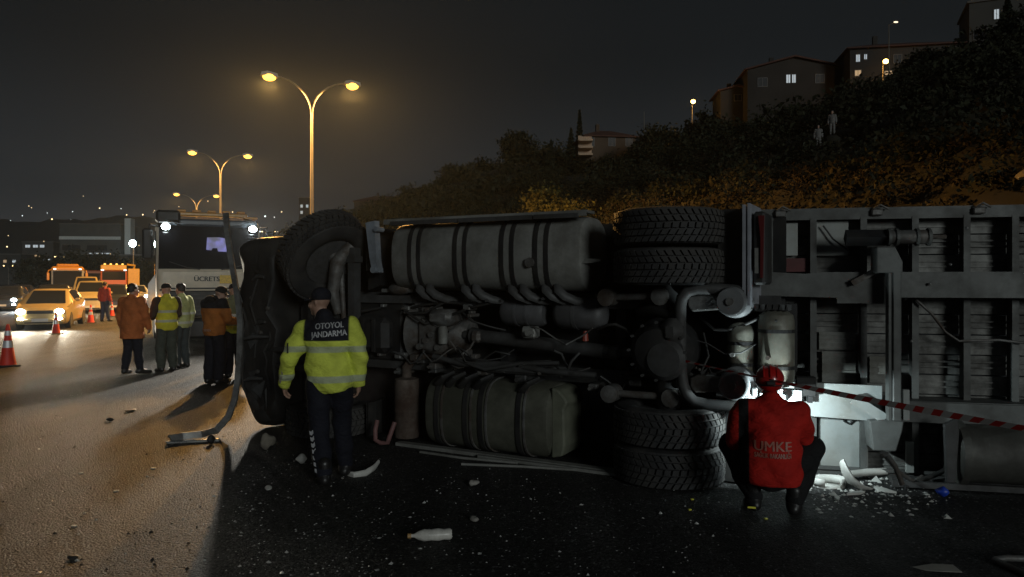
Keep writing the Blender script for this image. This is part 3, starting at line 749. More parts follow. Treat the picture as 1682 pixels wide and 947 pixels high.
tp(MB().tube([(-3.0,.05,.72),(-3.0,.05,.85),(-2.95,.1,.95),(-2.8,.2,1.0),(-2.6,.25,1.02)], .055, 12), 'exhaust_pipe', MATS['rusty_silencer'], 50)
tp(MB().tube([(-3.24,-.18,.26),(-3.22,-.24,.16),(-3.2,-.26,.06),(-3.12,-.26,.035),(-3.03,-.26,.05),(-3.0,-.24,.16),(-2.98,-.2,.27)], .026, 10), 'tow_hook', mat('faded_red_hook', (0.20,0.10,0.095), .6, var=.25), 50)
tp(MB().box((-3.0,-.16,.0),(-.4,-.06,.035)).box((-1.9,-.22,.002),(-.2,-.17,.03)), 'side_guard_rail', M_alu)

# ---- gearbox, engine, shafts
b = MB()
b.lathe([(.14,-2.30),(.20,-2.38),(.24,-2.5),(.26,-2.66),(.30,-2.8),(.34,-2.95),(.36,-3.0)][::-1], 22, axis='x', c=(0,.34,1.24))
b.box((-2.85,.0,1.02),(-2.48,.2,1.42), bev=.06); b.box((-2.66,-.06,1.34),(-2.36,.24,1.52), bev=.05)
for k in range(5): b.lathe([(.035,-.02),(.035,.05)], 8, axis='y', c=(-2.78+.08*k,-.02+.01*(k%2),1.1+.07*(k%3)))
tp(b, 'gearbox', M_steel, 40)
tp(MB().lathe([(.02,-.14),(.05,-.13),(.055,.02),(.04,.06)], 14, axis='z', c=(-2.45,-.04,1.28)), 'oil_filter', M_alu, 40)
tp(MB().tube([(-2.32,.2,1.235),(-2.2,.2,1.23)], .05, 12).tube([(-2.22,.2,1.231),(-2.08,.2,1.225)], [.09,.075], 14).tube([(-2.1,.2,1.225),(-.66,.2,1.125)], .072, 16).tube([(-.68,.2,1.127),(-.5,.2,1.115)], [.06,.085], 14).tube([(-.52,.2,1.115),(-.25,.15,1.15)], .05, 12), 'drive_shaft', M_frame, 40)
for x in (-2.12, -.52):
    tp(MB().box((x-.07,.09,1.06 if x > -1 else 1.16),(x+.05,.31,1.18 if x > -1 else 1.29), bev=.03), 'universal_joint', M_steel)
b = MB(); b.box((-4.75,.1,.85),(-3.05,.6,1.58), bev=.08); b.box((-4.4,-.08,1.0),(-3.2,.12,1.42), bev=.07)
for k in range(7): b.box((-4.35+.16*k,-.1,1.02),(-4.31+.16*k,-.07,1.4))
tp(b, 'engine_sump', M_black)
tp(MB().lathe([(.12,-.25),(.15,-.2),(.15,.2),(.12,.25)], 18, axis='x', c=(-1.57,.22,1.50)).lathe([(.155,-.03),(.155,.0)], 18, axis='x', c=(-1.62,.22,1.50)).lathe([(.155,.1),(.155,.13)], 18, axis='x', c=(-1.62,.22,1.50)), 'air_tank', mat('grey_air_tank', (0.115,0.115,0.12), .5, .1, var=.25, dirt=((.06,.055,.05), .6)), 40)
tp(MB().lathe([(.05,-.29),(.13,-.26),(.165,-.2),(.165,.2),(.13,.26),(.05,.29)], 18, axis='x', c=(-.93,.22,1.50)).lathe([(.17,-.05),(.17,-.01)], 18, axis='x', c=(-.93,.22,1.50)), 'air_tank', MATS['grey_air_tank'], 40)
tp(MB().box((-1.52,.02,1.24),(-1.36,.16,1.36), bev=.02).lathe([(.03,-.12),(.03,.05)], 10, axis='y', c=(-1.40,.05,1.30)), 'valve_block', M_alu)
tp(MB().lathe([(.035,-.06),(.03,.0),(.02,.04)], 10, axis='z', c=(-.84,.12,1.29)), 'drain_valve', mat('red_valve', (.28,.05,.03), .5))
# hoses and cables in the tunnel
for pts, r in (([(-3.1,.12,1.5),(-2.8,.05,1.56),(-2.4,.1,1.6),(-2.1,.02,1.55),(-1.8,.1,1.62)], .014), ([(-3.0,.05,1.46),(-2.7,.0,1.48),(-2.5,.08,1.6),(-2.1,.1,1.58)], .018),
               ([(-2.3,.1,1.5),(-2.1,.0,1.4),(-1.95,.12,1.34),(-1.8,.2,1.3)], .012), ([(-2.6,.0,1.0),(-2.2,.0,.93),(-1.7,.05,.96),(-1.2,-.02,.92),(-.7,.05,.9)], .03),
               ([(-2.3,.0,.98),(-1.9,-.05,.9),(-1.5,.0,.98),(-1.1,.05,1.0)], .022), ([(.35,.1,1.35),(.42,.0,1.15),(.36,-.05,1.0),(.43,.0,.88)], .012), ([(-3.4,.1,1.52),(-3.7,.0,1.46),(-4.1,.1,1.5)], .02)):
    tp(MB().tube(pts, r, 8), 'hose', M_frame if r > .02 else M_plastic, 60)
b = MB(); rr = random.Random(3)
for k in range(26):
    x = rr.uniform(-3.4,-2.1); z = rr.choice([rr.uniform(1.44,1.56), rr.uniform(.93,1.05)]); s = rr.uniform(.02,.055)
    b.box((x-s,rr.uniform(-.02,.12),z-s*.6),(x+s,.2,z+s*.8), bev=.008)
tag(tp(b, 'pipe_fittings', M_steel), kind='stuff')
for k, (x0, z0, x1, z1) in enumerate(((-2.1,.86,-1.35,.98),(-1.75,.9,-.85,.88))):
    tp(MB().box((x0,.0,z0),(x1,.12,z1), bev=.03), 'bracket', M_frame)

# ---- rear axle and suspension
tp(MB().tube([(.05,0,.2),(.05,0,.8),(.05,0,1.7),(.05,0,2.3)], [.1,.12,.12,.1], 16).lathe([(.06,-.34),(.2,-.30),(.29,-.14),(.31,0),(.29,.16),(.18,.3),(.08,.36)], 24, axis='y', c=(.02,0,1.2)), 'rear_axle', M_black, 40)
b = MB(); b.lathe([(.05,-.36),(.15,-.345),(.19,-.30)], 20, axis='y', c=(.10,0,1.13)); b.box((.05,-.34,1.26),(.26,-.15,1.5), bev=.07)
for k in range(12): b.lathe([(.014,-.31),(.014,-.27)], 6, axis='y', c=(.02+.26*math.cos(k*.5236), 0, 1.2+.26*math.sin(k*.5236)))
tp(b, 'differential_cover', M_frame, 40)
tp(MB().tube([(.80,-.08,1.735),(.52,-.14,1.765),(.36,-.18,1.765),(.28,-.2,1.74),(.23,-.2,1.68),(.215,-.2,1.60),(.215,-.2,1.3),(.225,-.2,1.0),(.24,-.2,.90),(.28,-.2,.81),(.34,-.19,.755),(.45,-.16,.735),(.85,-.1,.73)], .052, 14), 'stabiliser_bar', M_frame, 50)
for x, z in ((.66,1.655),(.68,.925)):
    a = MB(); a.lathe([(.03,-.24),(.115,-.235),(.13,-.2),(.13,-.12),(.10,-.1),(.15,-.06),(.155,.05),(.13,.12),(.155,.2),(.1,.26)], 24, axis='y', c=(x,0,z)); o = tp(a, 'air_spring', mat('air_spring_grey', (0.16,0.165,0.17), .55, var=.2), 40)
    MB().lathe([(.035,-.26),(.035,-.235)], 10, axis='y', c=(x,0,z)).obj('spring_bolt', M_steel, o)
    MB().prism([(x-.04,z-.07),(x-.36,z-.10),(x-.40,z-.05),(x-.40,z+.03),(x-.34,z+.06),(x-.04,z+.05)], -.12, .02).obj('trailing_arm', M_steel, o, bevel=.015)
for (ax0, ay0), (bx0, by0) in (((1000,488),(1088,486)), ((1005,645),(1105,652))):
    p = TF.at(ax0, ay0, -.05); q = TF.at(bx0, by0, -.05); b = MB(); b.tube([p, q], .034, 12)
    for c in (p, q): b.lathe([(.04,-.1),(.085,-.09),(.085,.09),(.04,.1)], 14, axis='y', c=c); b.lathe([(.03,-.13),(.03,.13)], 8, axis='x', c=c)
    tp(b, 'torque_rod', M_steel, 40)
for z in (1.55, .98):
    tp(MB().tube([(-.25,.1,z),(-.05,-.05,z+.02),(.12,-.12,z-.03)], [.06,.075,.05], 10), 'shock_absorber', M_black, 50)
for x, r, z0, z1 in ((.69,.12,.93,1.46),(.99,.155,.92,1.58)):
    prof = [(.03,z0-.03),(r*.7,z0-.015),(r*.95,z0+.03),(r,z0+.07),(r,z1-.1),(r*.92,z1-.045),(r*.6,z1-.01),(.03,z1)]
    o = tp(MB().lathe(prof, 24, c=(x,.1,0)), 'brake_air_tank', mat('olive_tank_paint', (0.20,0.20,0.165), .5, .1, var=.25, dirt=((.10,.085,.06), .7)), 40)
    for zz in (z0+.14, z1-.2): MB().lathe([(r+.006,zz),(r+.006,zz+.03)], 24, c=(x,.1,0)).obj('tank_band', M_black, o)
    MB().lathe([(.02,-.06),(.02,.0)], 8, axis='y', c=(x-.04,-.05,z0+.25)).obj('tank_fitting', M_steel, o)
b = MB()
for k in range(10):
    x = .60+.055*k; b.prism([(x,1.63),(x+.04,1.63),(x+.035,1.585),(x+.012,1.575)], -.02, .08)
tp(b, 'ramp_teeth', M_frame)
b = MB()
for k in range(9):
    x = .58+.06*k; z = .84+.02*math.sin(k*2.1); b.box((x,-.12,z-.03),(x+.045,.06,z+.05), bev=.01)
b.box((.5,-.06,.79),(1.22,.05,.90)); b.box((.42,-.1,.86),(.5,.02,.99))
tp(b, 'valve_manifold', mat('grey_manifold', (0.34,0.36,0.36), .5, .2, var=.3, dirt=((.14,.12,.1), .6)))
tp(MB().box((.5,.05,1.66),(.735,.5,2.48)).box((.5,.02,1.66),(.735,.05,2.48)), 'mudguard', M_plastic)
tp(MB().box((.5,.05,.02),(.735,.5,.80)), 'mudguard', M_plastic)
tp(MB().box((.745,-.14,1.66),(.775,.42,2.50)).box((.79,-.15,1.62),(.81,.42,2.51)), 'mudflap', mat('pale_mudflap', (0.30,0.31,0.34), .5, var=.2))
o = tp(MB().box((.83,-.1,1.80),(.925,.3,2.44), bev=.02), 'tail_light', M_plastic)
MB().prism([(.875,2.40),(.925,2.40),(.92,2.2),(.912,1.86),(.892,1.86),(.895,2.2)], -.13, -.1).obj('lens', M_redlens, o)
MB().box((.845,-.118,1.9),(.875,-.1,2.12)).obj('reflector', M_alu, o)

# ---- loose cables and brake lines hanging through the tunnel
for k in range(22):
    rr = random.Random(100+k); x = rr.uniform(-3.3,.4); z = rr.choice([rr.uniform(1.35,1.62), rr.uniform(.86,1.08), rr.uniform(1.0,1.5)]); L_ = rr.uniform(.25,.9); pts = []
    for q in range(6): pts.append((x+L_*q/5, rr.uniform(-.06,.12), z+.06*math.sin(q*1.3+k)-.05*math.sin(math.pi*q/5)+rr.uniform(-.02,.02)))
    tp(MB().tube(pts, rr.uniform(.006,.016), 6), 'brake_line', [M_plastic, M_frame, M_steel][k % 3], 60)
for k in range(14):
    rr = random.Random(300+k); x = rr.uniform(-3.2,-.2); z = rr.choice([rr.uniform(1.52,1.72), rr.uniform(.76,.95)]); s_ = rr.uniform(.03,.07)
    tp(MB().box((x-s_,.05,z-s_*.7),(x+s_,.29,z+s_*.7), bev=.012).lathe([(s_*.35,-.03),(s_*.35,.05)], 8, axis='y', c=(x,0,z)), 'clamp', M_steel if k % 2 else M_frame)

# ---- cab: bumper, floor, steering axle
cabm = mat('dark_cab_paint', (0.030,0.022,0.022), .35, var=.3, coat=.3, dirt=((.05,.045,.04), .5))
prof = []
def rring(x0, x1, z0, z1, r, n=6):
    p = []
    for cx, cz, a0 in ((x1-r, z1-r, 0), (x0+r, z1-r, 90), (x0+r, z0+r, 180), (x1-r, z0+r, 270)):
        for k in range(n+1): a = R(a0+90*k/n); p.append((cx+r*math.cos(a), cz+r*math.sin(a)))
    return p
vs = []; fs = []; N = 28
for y, k in ((.36,.0), (.42,.0), (1.6,.02), (2.5,.10), (2.85,.22)):
    vs += [(u, y, v) for u, v in rring(-5.32+k, -3.2-k*.4, .03+k*.3, 2.43-k*.4, .24)]
for i in range(4): fs += [(i*N+j, i*N+(j+1)%N, (i+1)*N+(j+1)%N, (i+1)*N+j) for j in range(N)]
fs += [tuple(range(N)), tuple(range(4*N, 5*N))]
tp(MB().add(vs, fs), 'cab', cabm, 40)
vs = []; fs = []
for y, k in ((-.28,.10), (-.24,.03), (-.1,.0), (.36,.0)):
    vs += [(u, y, v) for u, v in rring(-5.36+k, -4.72-k*.3, .04+k, 2.40-k, .26)]
for i in range(3): fs += [(i*N+j, i*N+(j+1)%N, (i+1)*N+(j+1)%N, (i+1)*N+j) for j in range(N)]
fs += [tuple(range(N)), tuple(range(3*N, 4*N))]
def dent(p):
    x, y, z = p
    return (x+.07*math.sin(3.1*z+.6)+.03*math.sin(8*z+4*y)+.02*math.sin(17*z), y+.05*math.sin(4.3*z+2*x)+.035*math.sin(11*z+5*x)-.06*max(0, z-1.9), z+.02*math.sin(9*x))
def dice(b, cuts=3):
    me = bpy.data.meshes.new('tmp'); me.from_pydata(b.v, [], b.f); bm = bmesh.new(); bm.from_mesh(me); bmesh.ops.triangulate(bm, faces=[f for f in bm.faces if len(f.verts) > 4])
    for _ in range(cuts):
        bmesh.ops.subdivide_edges(bm, edges=[e for e in bm.edges if e.calc_length() > .12], cuts=1, use_grid_fill=True)
    bm.verts.index_update(); o = MB(); o.v = [dent(tuple(v.co)) for v in bm.verts]; o.f = [tuple(v.index for v in f.verts) for f in bm.faces]; o.mi = [0]*len(o.f)
    bm.free(); bpy.data.meshes.remove(me); return o
bp = tp(dice(MB().add(vs, fs)), 'bumper', M_plastic, 50)
for z, x0, x1 in ((.62,-5.16,-4.9),(1.12,-5.2,-4.86),(1.3,-5.05,-4.84),(1.86,-5.1,-4.9)):
    q = [dent(p) for p in ((x0,-.30,z),(x1,-.30,z+.02))]; MB().tube([q[0], ((q[0][0]+q[1][0])/2, q[0][1]-.02, z+.03), q[1]], [.02,.03,.018], 8).obj('torn_strip', M_frame, bp, 50)
for x, z0, z1 in ((-5.22,.35,1.5),(-5.02,.9,1.9),(-4.84,.5,1.2)):
    pts_ = [dent((x+.02*math.sin(9*k), -.29, z0+(z1-z0)*k/6)) for k in range(7)]; MB().tube(pts_, .018, 6).obj('grille_bar', M_plastic, bp, 50)
for k in range(9):
    rr9 = random.Random(40+k); x, z = rr9.uniform(-5.25,-4.75), rr9.uniform(.25,2.2); y = -.27; s_ = rr9.uniform(.05,.16)
    a_ = rr9.uniform(0,3); pq = [dent((x+s_*math.cos(a_+q*2.1)*rr9.uniform(.5,1.3), y-rr9.uniform(0,.05), z+s_*math.sin(a_+q*2.1)*rr9.uniform(.5,1.3))) for q in range(3)]
    o = MB().add(pq, [(0,1,2)]).obj('bent_shard', M_frame if k % 3 else M_plastic, bp); o.modifiers.new('solid', 'SOLIDIFY').thickness = .012
MB().ell((-5.02,-.27,.42),(.17,.09,.19), 18, 10).obj('fog_lamp_housing', M_frame, bp, 50)
MB().ell((-4.95,-.24,.20),(.16,.08,.12), 18, 10).obj('fog_lamp_housing', M_black, bp, 50)
for z, x in ((1.62,-5.1),(1.98,-5.15),(1.2,-4.95),(1.5,-4.83),(.72,-5.0)):
    MB().lathe([(.02,-.31),(.026,-.305),(.026,-.28)], 8, axis='y', c=(x,0,z)).obj('bolt', M_steel, bp)
for z in (.78, .98): tp(MB().tube([(-5.0,-.2,z),(-4.6,-.24,z+.02),(-4.2,-.2,z)], .035, 10), 'undercab_pipe', M_frame, 50)
tp(MB().box((-4.68,.1,.3),(-4.5,.4,2.1), bev=.05), 'radiator_frame', M_black)
# wheel-arch liners: curved shells over the front wheels
for z0, z1 in ((1.95,2.42),(.03,.42)):
    vs = []; n = 14
    for k in range(n+1):
        a = R(-10+200*k/n); c, s = math.cos(a), math.sin(a)
        for rr_ in (.60,.63):
            for z in (z0, z1): vs.append((-4.1-c*rr_, .05+s*rr_*.9, z))
    fs = []
    for k in range(n):
        o_ = k*4; q = o_+4
        fs += [(o_,o_+1,q+1,q),(o_+2,q+2,q+3,o_+3),(o_,q,q+2,o_+2),(o_+1,o_+3,q+3,q+1)]
    tp(MB().add(vs, fs), 'wheel_arch', M_plastic)
b = MB(); b.box((-4.02,-.06,.35),(-3.88,.05,1.95), bev=.03)
b.tube([(-3.95,0,1.9),(-3.98,-.02,2.05),(-4.02,-.03,2.16)], [.1,.12,.1], 12); b.tube([(-3.95,0,.4),(-4.05,0,.25)], .1, 12)
tp(b, 'front_axle', M_frame)
tp(MB().tube([(-3.80,-.1,.5),(-3.78,-.12,1.4),(-3.84,-.1,2.0),(-3.95,-.12,2.1)], [.03,.03,.03,.05], 10).ell((-3.93,-.12,2.1),(.08,.08,.1)), 'steering_link', M_steel, 50)
tp(MB().box((-3.72,-.12,1.15),(-3.63,.0,2.22)).box((-3.75,-.13,2.05),(-3.6,.0,2.12)), 'suspension_bracket', M_frame)
tp(MB().tube([(-3.72,-.05,2.25),(-3.85,-.15,2.05),(-3.9,-.17,1.7),(-3.86,-.12,1.45)], [.07,.09,.07,.05], 12), 'steering_knuckle', M_steel, 50)
for z in (1.62, .86):
    b = MB()
    for k in range(3): b.box((-5.0,.12+.035*k,z-.045),(-3.0+.2*k,.145+.035*k,z+.045))
    tp(b, 'leaf_spring', M_frame)
tp(MB().ell((-3.15,.12,1.74),(.16,.1,.07), 14, 8).box((-3.4,.1,1.70),(-2.95,.2,1.74)), 'battery_bracket', M_steel, 50)
tp(MB().box((-3.2,.2,.05),(-2.7,.6,.6), bev=.04), 'battery_box', M_black)
# fender/step block between cab and tank on the upper side
b = MB(); b.prism([(-3.62,2.44),(-3.50,2.46),(-3.44,2.35),(-3.42,1.78),(-3.6,1.72)], .1, .5)
tp(b, 'cab_step', M_black)

# ================================================================== trailer on its side
LF = Frame((2.44, 7.15), R(-12))
trailer = thing('overturned_trailer', 'overturned semi-trailer with ribbed floor, chassis beams and landing gear facing us', 'trailer', (2.44, 7.15, 0), R(-12))
def lp(b, name, m=M_frame, smooth=None, bevel=0): return b.obj(name, m, trailer, smooth, bevel=bevel)
XE = 10.2
M_floor = mat('trailer_floor', (0.25,0.25,0.235), .6, .15, var=.35, scale=3, dirt=((.045,.04,.035), .75))
M_beam = mat('trailer_beam_paint', (0.115,0.12,0.115), .5, .1, var=.25, scale=4, dirt=((.055,.05,.045), .6))
for k in range(13):
    z0 = .03 + k*.187
    lp(MB().box((-.25,.0 + .012*(k % 2),z0),(XE,.05,z0+.175)).box((-.25,-.012,z0+.06),(XE,.0,z0+.075)).box((-.25,-.012,z0+.11),(XE,.0,z0+.125)), 'floor_plank', M_floor)
lp(MB().box((-.25,.06,.02),(XE,2.55,2.49)), 'cargo_box', mat('tarpaulin', (0.05,0.06,0.08), .7, var=.15))
for z0, z1 in ((2.44,2.52),(-.005,.06)):
    lp(MB().box((-.25,-.14,z0),(XE,.05,z1)).box((-.25,-.16,z0-.03 if z0 > 1 else z1),(XE,-.13,z1-.02 if z0 > 1 else z1+.03)), 'side_rail', M_beam)
for k in range(12): lp(MB().box((.1+.85*k,-.2,2.44),(.2+.85*k,-.12,2.50), bev=.01).tube([(.12+.85*k,-.19,2.5),(.17+.85*k,-.21,2.535),(.24+.85*k,-.19,2.5)], .012, 6), 'lashing_ring', M_steel)
# chassis beams: deep I-sections that taper into the gooseneck
for sgn, zc in ((1, 1.80), (-1, .74)):
    def beam(poly, y0, y1): return MB().prism(poly, y0, y1)
    hw = .115
    if sgn > 0: poly = [(-.2,zc-.1),(.62,zc-.12),(.62,zc-.17),(1.05,zc-.17),(1.05,zc-hw),(XE,zc-hw),(XE,zc+hw),(.5,zc+hw),(.35,zc+.10),(-.2,zc+.13)]
    else: poly = [(.12,.90),(1.0,.885),(1.0,.56),(.12,.60)]
    lp(beam(poly, -.34, -.315), 'beam_flange', M_beam if sgn > 0 else M_shell)
    if sgn < 0: lp(beam([(1.12,.75),(XE,.70),(XE,.50),(1.12,.57)], -.35, -.325), 'beam_flange', M_beam)
    lp(MB().box((-.2,-.315,zc-.012),(XE,-.0,zc+.012)), 'beam_web', M_beam)
# cross members between and beyond the beams
for px in (1263, 1334, 1416, 1500, 1584, 1663):
    x = LF.at(px, 460, -.1).x; lp(MB().box((x-.012,-.15,.07),(x+.012,-.013,2.43)).box((x-.028,-.165,.07),(x+.028,-.15,2.43)), 'cross_member', M_beam)
for k in range(17):
    x = LF.at(1663, 460, -.1).x + .5*(k+1)
    if x < XE-.1: lp(MB().box((x-.012,-.15,.07),(x+.012,-.013,2.43)).box((x-.028,-.165,.07),(x+.028,-.15,2.43)), 'cross_member', M_beam)
# plates
for (x0,y0,x1,y1), m in (((1269,366,1310,420), M_shell), ((1339,362,1393,420), M_shell), ((1344,680,1412,768), M_shell), ((1296,676,1334,768), M_shell)):
    a, z0, c, z1 = LF.rect(x0, y0, x1, y1, -.06); lp(MB().box((a,-.075,max(z0,.065)),(c,-.045,z1), bev=.006), 'bay_panel', m)
a, z0, c, z1 = LF.rect(1262, 424, 1340, 446, -.1); lp(MB().box((a,-.11,z0),(c,-.06,z1)), 'red_stripe_panel', mat('dull_red_panel', (.10,.02,.02), .6))
a, z0, c, z1 = LF.rect(1413, 682, 1424, 768, -.1); lp(MB().box((a,-.14,max(.065,z0)),(c,-.135,z1)), 'stiffener', M_shell)
for (x0,y0,x1,y1) in ((1350,577,1405,628),(1345,545,1405,574),(1428,585,1462,628)):
    a, z0, c, z1 = LF.rect(x0, y0, x1, y1, -.04); b = MB(); b.box((a,-.05,z0),(c,-.03,z1))
    nn = 4
    for k in range(nn): zz = z0+(z1-z0)*(k+.3)/nn; b.box((a,-.06,zz),(c,-.05,zz+(z1-z0)*.3/nn))
    lp(b, 'ribbed_panel', mat('ribbed_panel_grey', (0.26,0.265,0.245), .55, .1, var=.25, dirt=((.10,.09,.07), .7)))
# kingpin plate and dark bracket
lp(MB().box((.0,-.20,.98),(.30,-.05,1.62)), 'kingpin_plate', M_black)
a, z0, c, z1 = LF.rect(1306, 618, 1340, 650, -.42); lp(MB().box((a,-.46,z0),(c,-.36,z1), bev=.01).box((a+.02,-.44,z0-.06),(a+.06,-.38,z0)).box((c-.07,-.44,z0-.06),(c-.03,-.38,z0)), 'hose_bracket', M_black)
# landing gear
yl = -.52
a, z0, c, z1 = LF.rect(1440, 405, 1483, 448, yl); lp(MB().prism([(a,z0),(c,z0),(c,z0+.1),(c-.06,z1),(a,z1)], yl, -.32), 'landing_gear_box', M_beam, bevel=.01)
a, z0, c, z1 = LF.rect(1467, 445, 1481, 692, yl); lp(MB().box((a,yl,z0),(c,yl+.08,z1), bev=.008).box((a-.03,yl+.02,z0),(a-.005,yl+.12,z1)), 'landing_gear_brace', M_beam)
a, z0, c, z1 = LF.rect(1462, 376, 1536, 400, yl); zc = (z0+z1)/2; r = (z1-z0)/2
o = lp(MB().lathe([(r*.9,a),(r,a+.01),(r,c-.01),(r*.9,c)], 20, axis='x', c=(0,yl+.1,zc)), 'landing_leg', M_steel, 40)
for u in (.04,.22,.68,.94): MB().lathe([(r*1.22,a+(c-a)*u-.012),(r*1.22,a+(c-a)*u+.012)], 20, axis='x', c=(0,yl+.1,zc)).obj('leg_collar', M_beam, o, 40)
MB().tube([(c,yl+.1,zc),(c+.12,yl+.1,zc)], .02, 8).obj('crank_shaft', M_steel, o)
MB().lathe([(r*1.15,a-.34),(r*1.15,a)], 4, axis='x', c=(0,yl+.12,zc)).obj('outer_leg', M_black, o)
a, z0, c, z1 = LF.rect(1430, 690, 1488, 742, yl+.05); b = MB(); b.prism([(a,z1-.02),(c,z1+.02),(c-.02,z1-.1),(c-.07,z0),(a+.03,z0)], yl+.08, -.2); lp(b, 'landing_foot', M_beam, bevel=.01)
def bar(px0, py0, px1, py1, y, w, m, nm, d=.05):
    p, q = LF.at(px0, py0, y), LF.at(px1, py1, y); v = (q-p); n = Vector((-v.z, 0, v.x)).normalized()*w/2
    poly = [(p.x+n.x,p.z+n.z),(q.x+n.x,q.z+n.z),(q.x-n.x,q.z-n.z),(p.x-n.x,p.z-n.z)]
    return lp(MB().prism(poly, y, y+d), nm, m)
bar(1400, 465, 1446, 441, -.4, .05, M_steel, 'brace')
bar(1402, 655, 1454, 688, -.42, .09, M_shell, 'brace', .02); bar(1406, 651, 1458, 684, -.40, .03, M_black, 'brace', .04)
bar(1489, 640, 1489, 690, -.45, .05, M_shell, 'brace')
b = MB(); pts = [LF.at(x, y, -.2) for x, y in ((1505,492),(1530,515),(1553,545),(1575,560),(1640,558),(1700,565))]; lp(b.tube(pts, .012, 7), 'air_hose', M_steel, 60)
lp(MB().tube([LF.at(x, y, -.25) for x, y in ((1485,490),(1505,480),(1525,474))], .02, 7), 'air_hose', M_frame, 60)
lp(MB().tube([LF.at(x, y, -.12) for x, y in ((1352,370),(1368,392),(1395,412),(1412,425))], .008, 6), 'cable', M_plastic)
lp(MB().tube([LF.at(x, y, -.1) for x, y in ((1385,682),(1387,692),(1395,696),(1402,690),(1401,682))], .01, 6), 'loose_ring', M_plastic)
# spare-wheel carrier tube, low at the edge
a = LF.at(1578, 700, -.62).x
lp(MB().lathe([(.05,a),(.26,a+.01),(.285,a+.03),(.285,a+.09),(.255,a+.10),(.255,a+1.9),(.285,a+1.91),(.05,a+1.95)], 30, axis='x', c=(0,-.36,.32)), 'storage_drum', mat('dull_drum', (0.085,0.085,0.075), .5, .2, var=.3, dirt=((.04,.035,.03), .6)), 40)
lp(MB().prism([(a-.12,.60),(a-.02,.66),(a+.0,.56),(a-.03,.1),(a-.1,.1)], -.6, -.55), 'drum_bracket', M_frame, bevel=.01)
lp(MB().box((a-.45,-.3,.0),(a+2,-.2,.05)).box((a-.5,-.5,.02),(a+1.6,-.46,.07)), 'side_guard', M_frame)
a, z0, c, z1 = LF.rect(1488, 725, 1500, 775, -.2); lp(MB().box((a,-.22,z0),(c,-.18,z1)), 'reflector_plate', M_shell)
for px, py in ((1561,434),(1527,466),(1588,374),(1497,560)):
    p = LF.at(px, py, -.36); lp(MB().ell((p.x,-.36,p.z),(.014,.014,.014), 8, 5), 'bolt', M_chrome)
# ================================================================== people: smooth bodies grown from blended limbs
class SDF:
    def __init__(s): s.pr = []
    def cap(s, a, b, ra, rb=None, ky=1.0, k=.035, sub=False): s.pr.append(('c', np.array(a, float), np.array(b, float), ra, ra if rb is None else rb, ky, k, sub)); return s
    def chain(s, pts, rads, ky=1.0, k=.035):
        for i in range(len(pts)-1): s.cap(pts[i], pts[i+1], rads[i], rads[i+1], ky, k)
        return s
    def ell(s, c, r, k=.03, sub=False): s.pr.append(('e', np.array(c, float), np.array(r, float), 0, 0, 1, k, sub)); return s
    def ev(s, P, inflate=0.0):
        """P: (...,3) grid or points"""
        d = np.full(P.shape[:-1], 9.0)
        grid = P.ndim == 4
        for kind, a, b, ra, rb, ky, k, sub in s.pr:
            if kind == 'c': lo = np.minimum(a, b)-max(ra, rb)*max(1, 1/ky if ky else 1)-.14-inflate; hi = np.maximum(a, b)+max(ra, rb)*max(1, 1/ky)+.14+inflate
            else: lo = a-b-.14-inflate; hi = a+b+.14+inflate
            if grid:
                idx = []
                for ax in range(3):
                    c = P[:,0,0,0] if ax == 0 else P[0,:,0,1] if ax == 1 else P[0,0,:,2]
                    i0, i1 = np.searchsorted(c, lo[ax]), np.searchsorted(c, hi[ax]); idx.append(slice(i0, i1))
                idx = tuple(idx); Q = P[idx]
                if Q.size == 0: continue
            else: idx = Ellipsis; Q = P
            if kind == 'c':
                sc = np.array([1, 1/ky, 1]); A = a*sc; B = b*sc; ba = B-A; q = Q*sc-A
                t = np.clip((q@ba)/max(ba@ba, 1e-9), 0, 1)
                dd = np.linalg.norm(q-t[...,None]*ba, axis=-1)-(ra+(rb-ra)*t)
                if ky < 1: dd = dd*(ky*.5+.5)
            else:
                q = Q-a; k0 = np.linalg.norm(q/b, axis=-1); k1 = np.linalg.norm(q/(b*b), axis=-1)+1e-9; dd = k0*(k0-1)/k1
            cur = d[idx]
            if sub:
                d[idx] = np.maximum(cur, -dd)
            else:
                h = np.clip(.5+.5*(cur-dd)/k, 0, 1); d[idx] = cur*(1-h)+dd*h-k*h*(1-h)
        return d-inflate
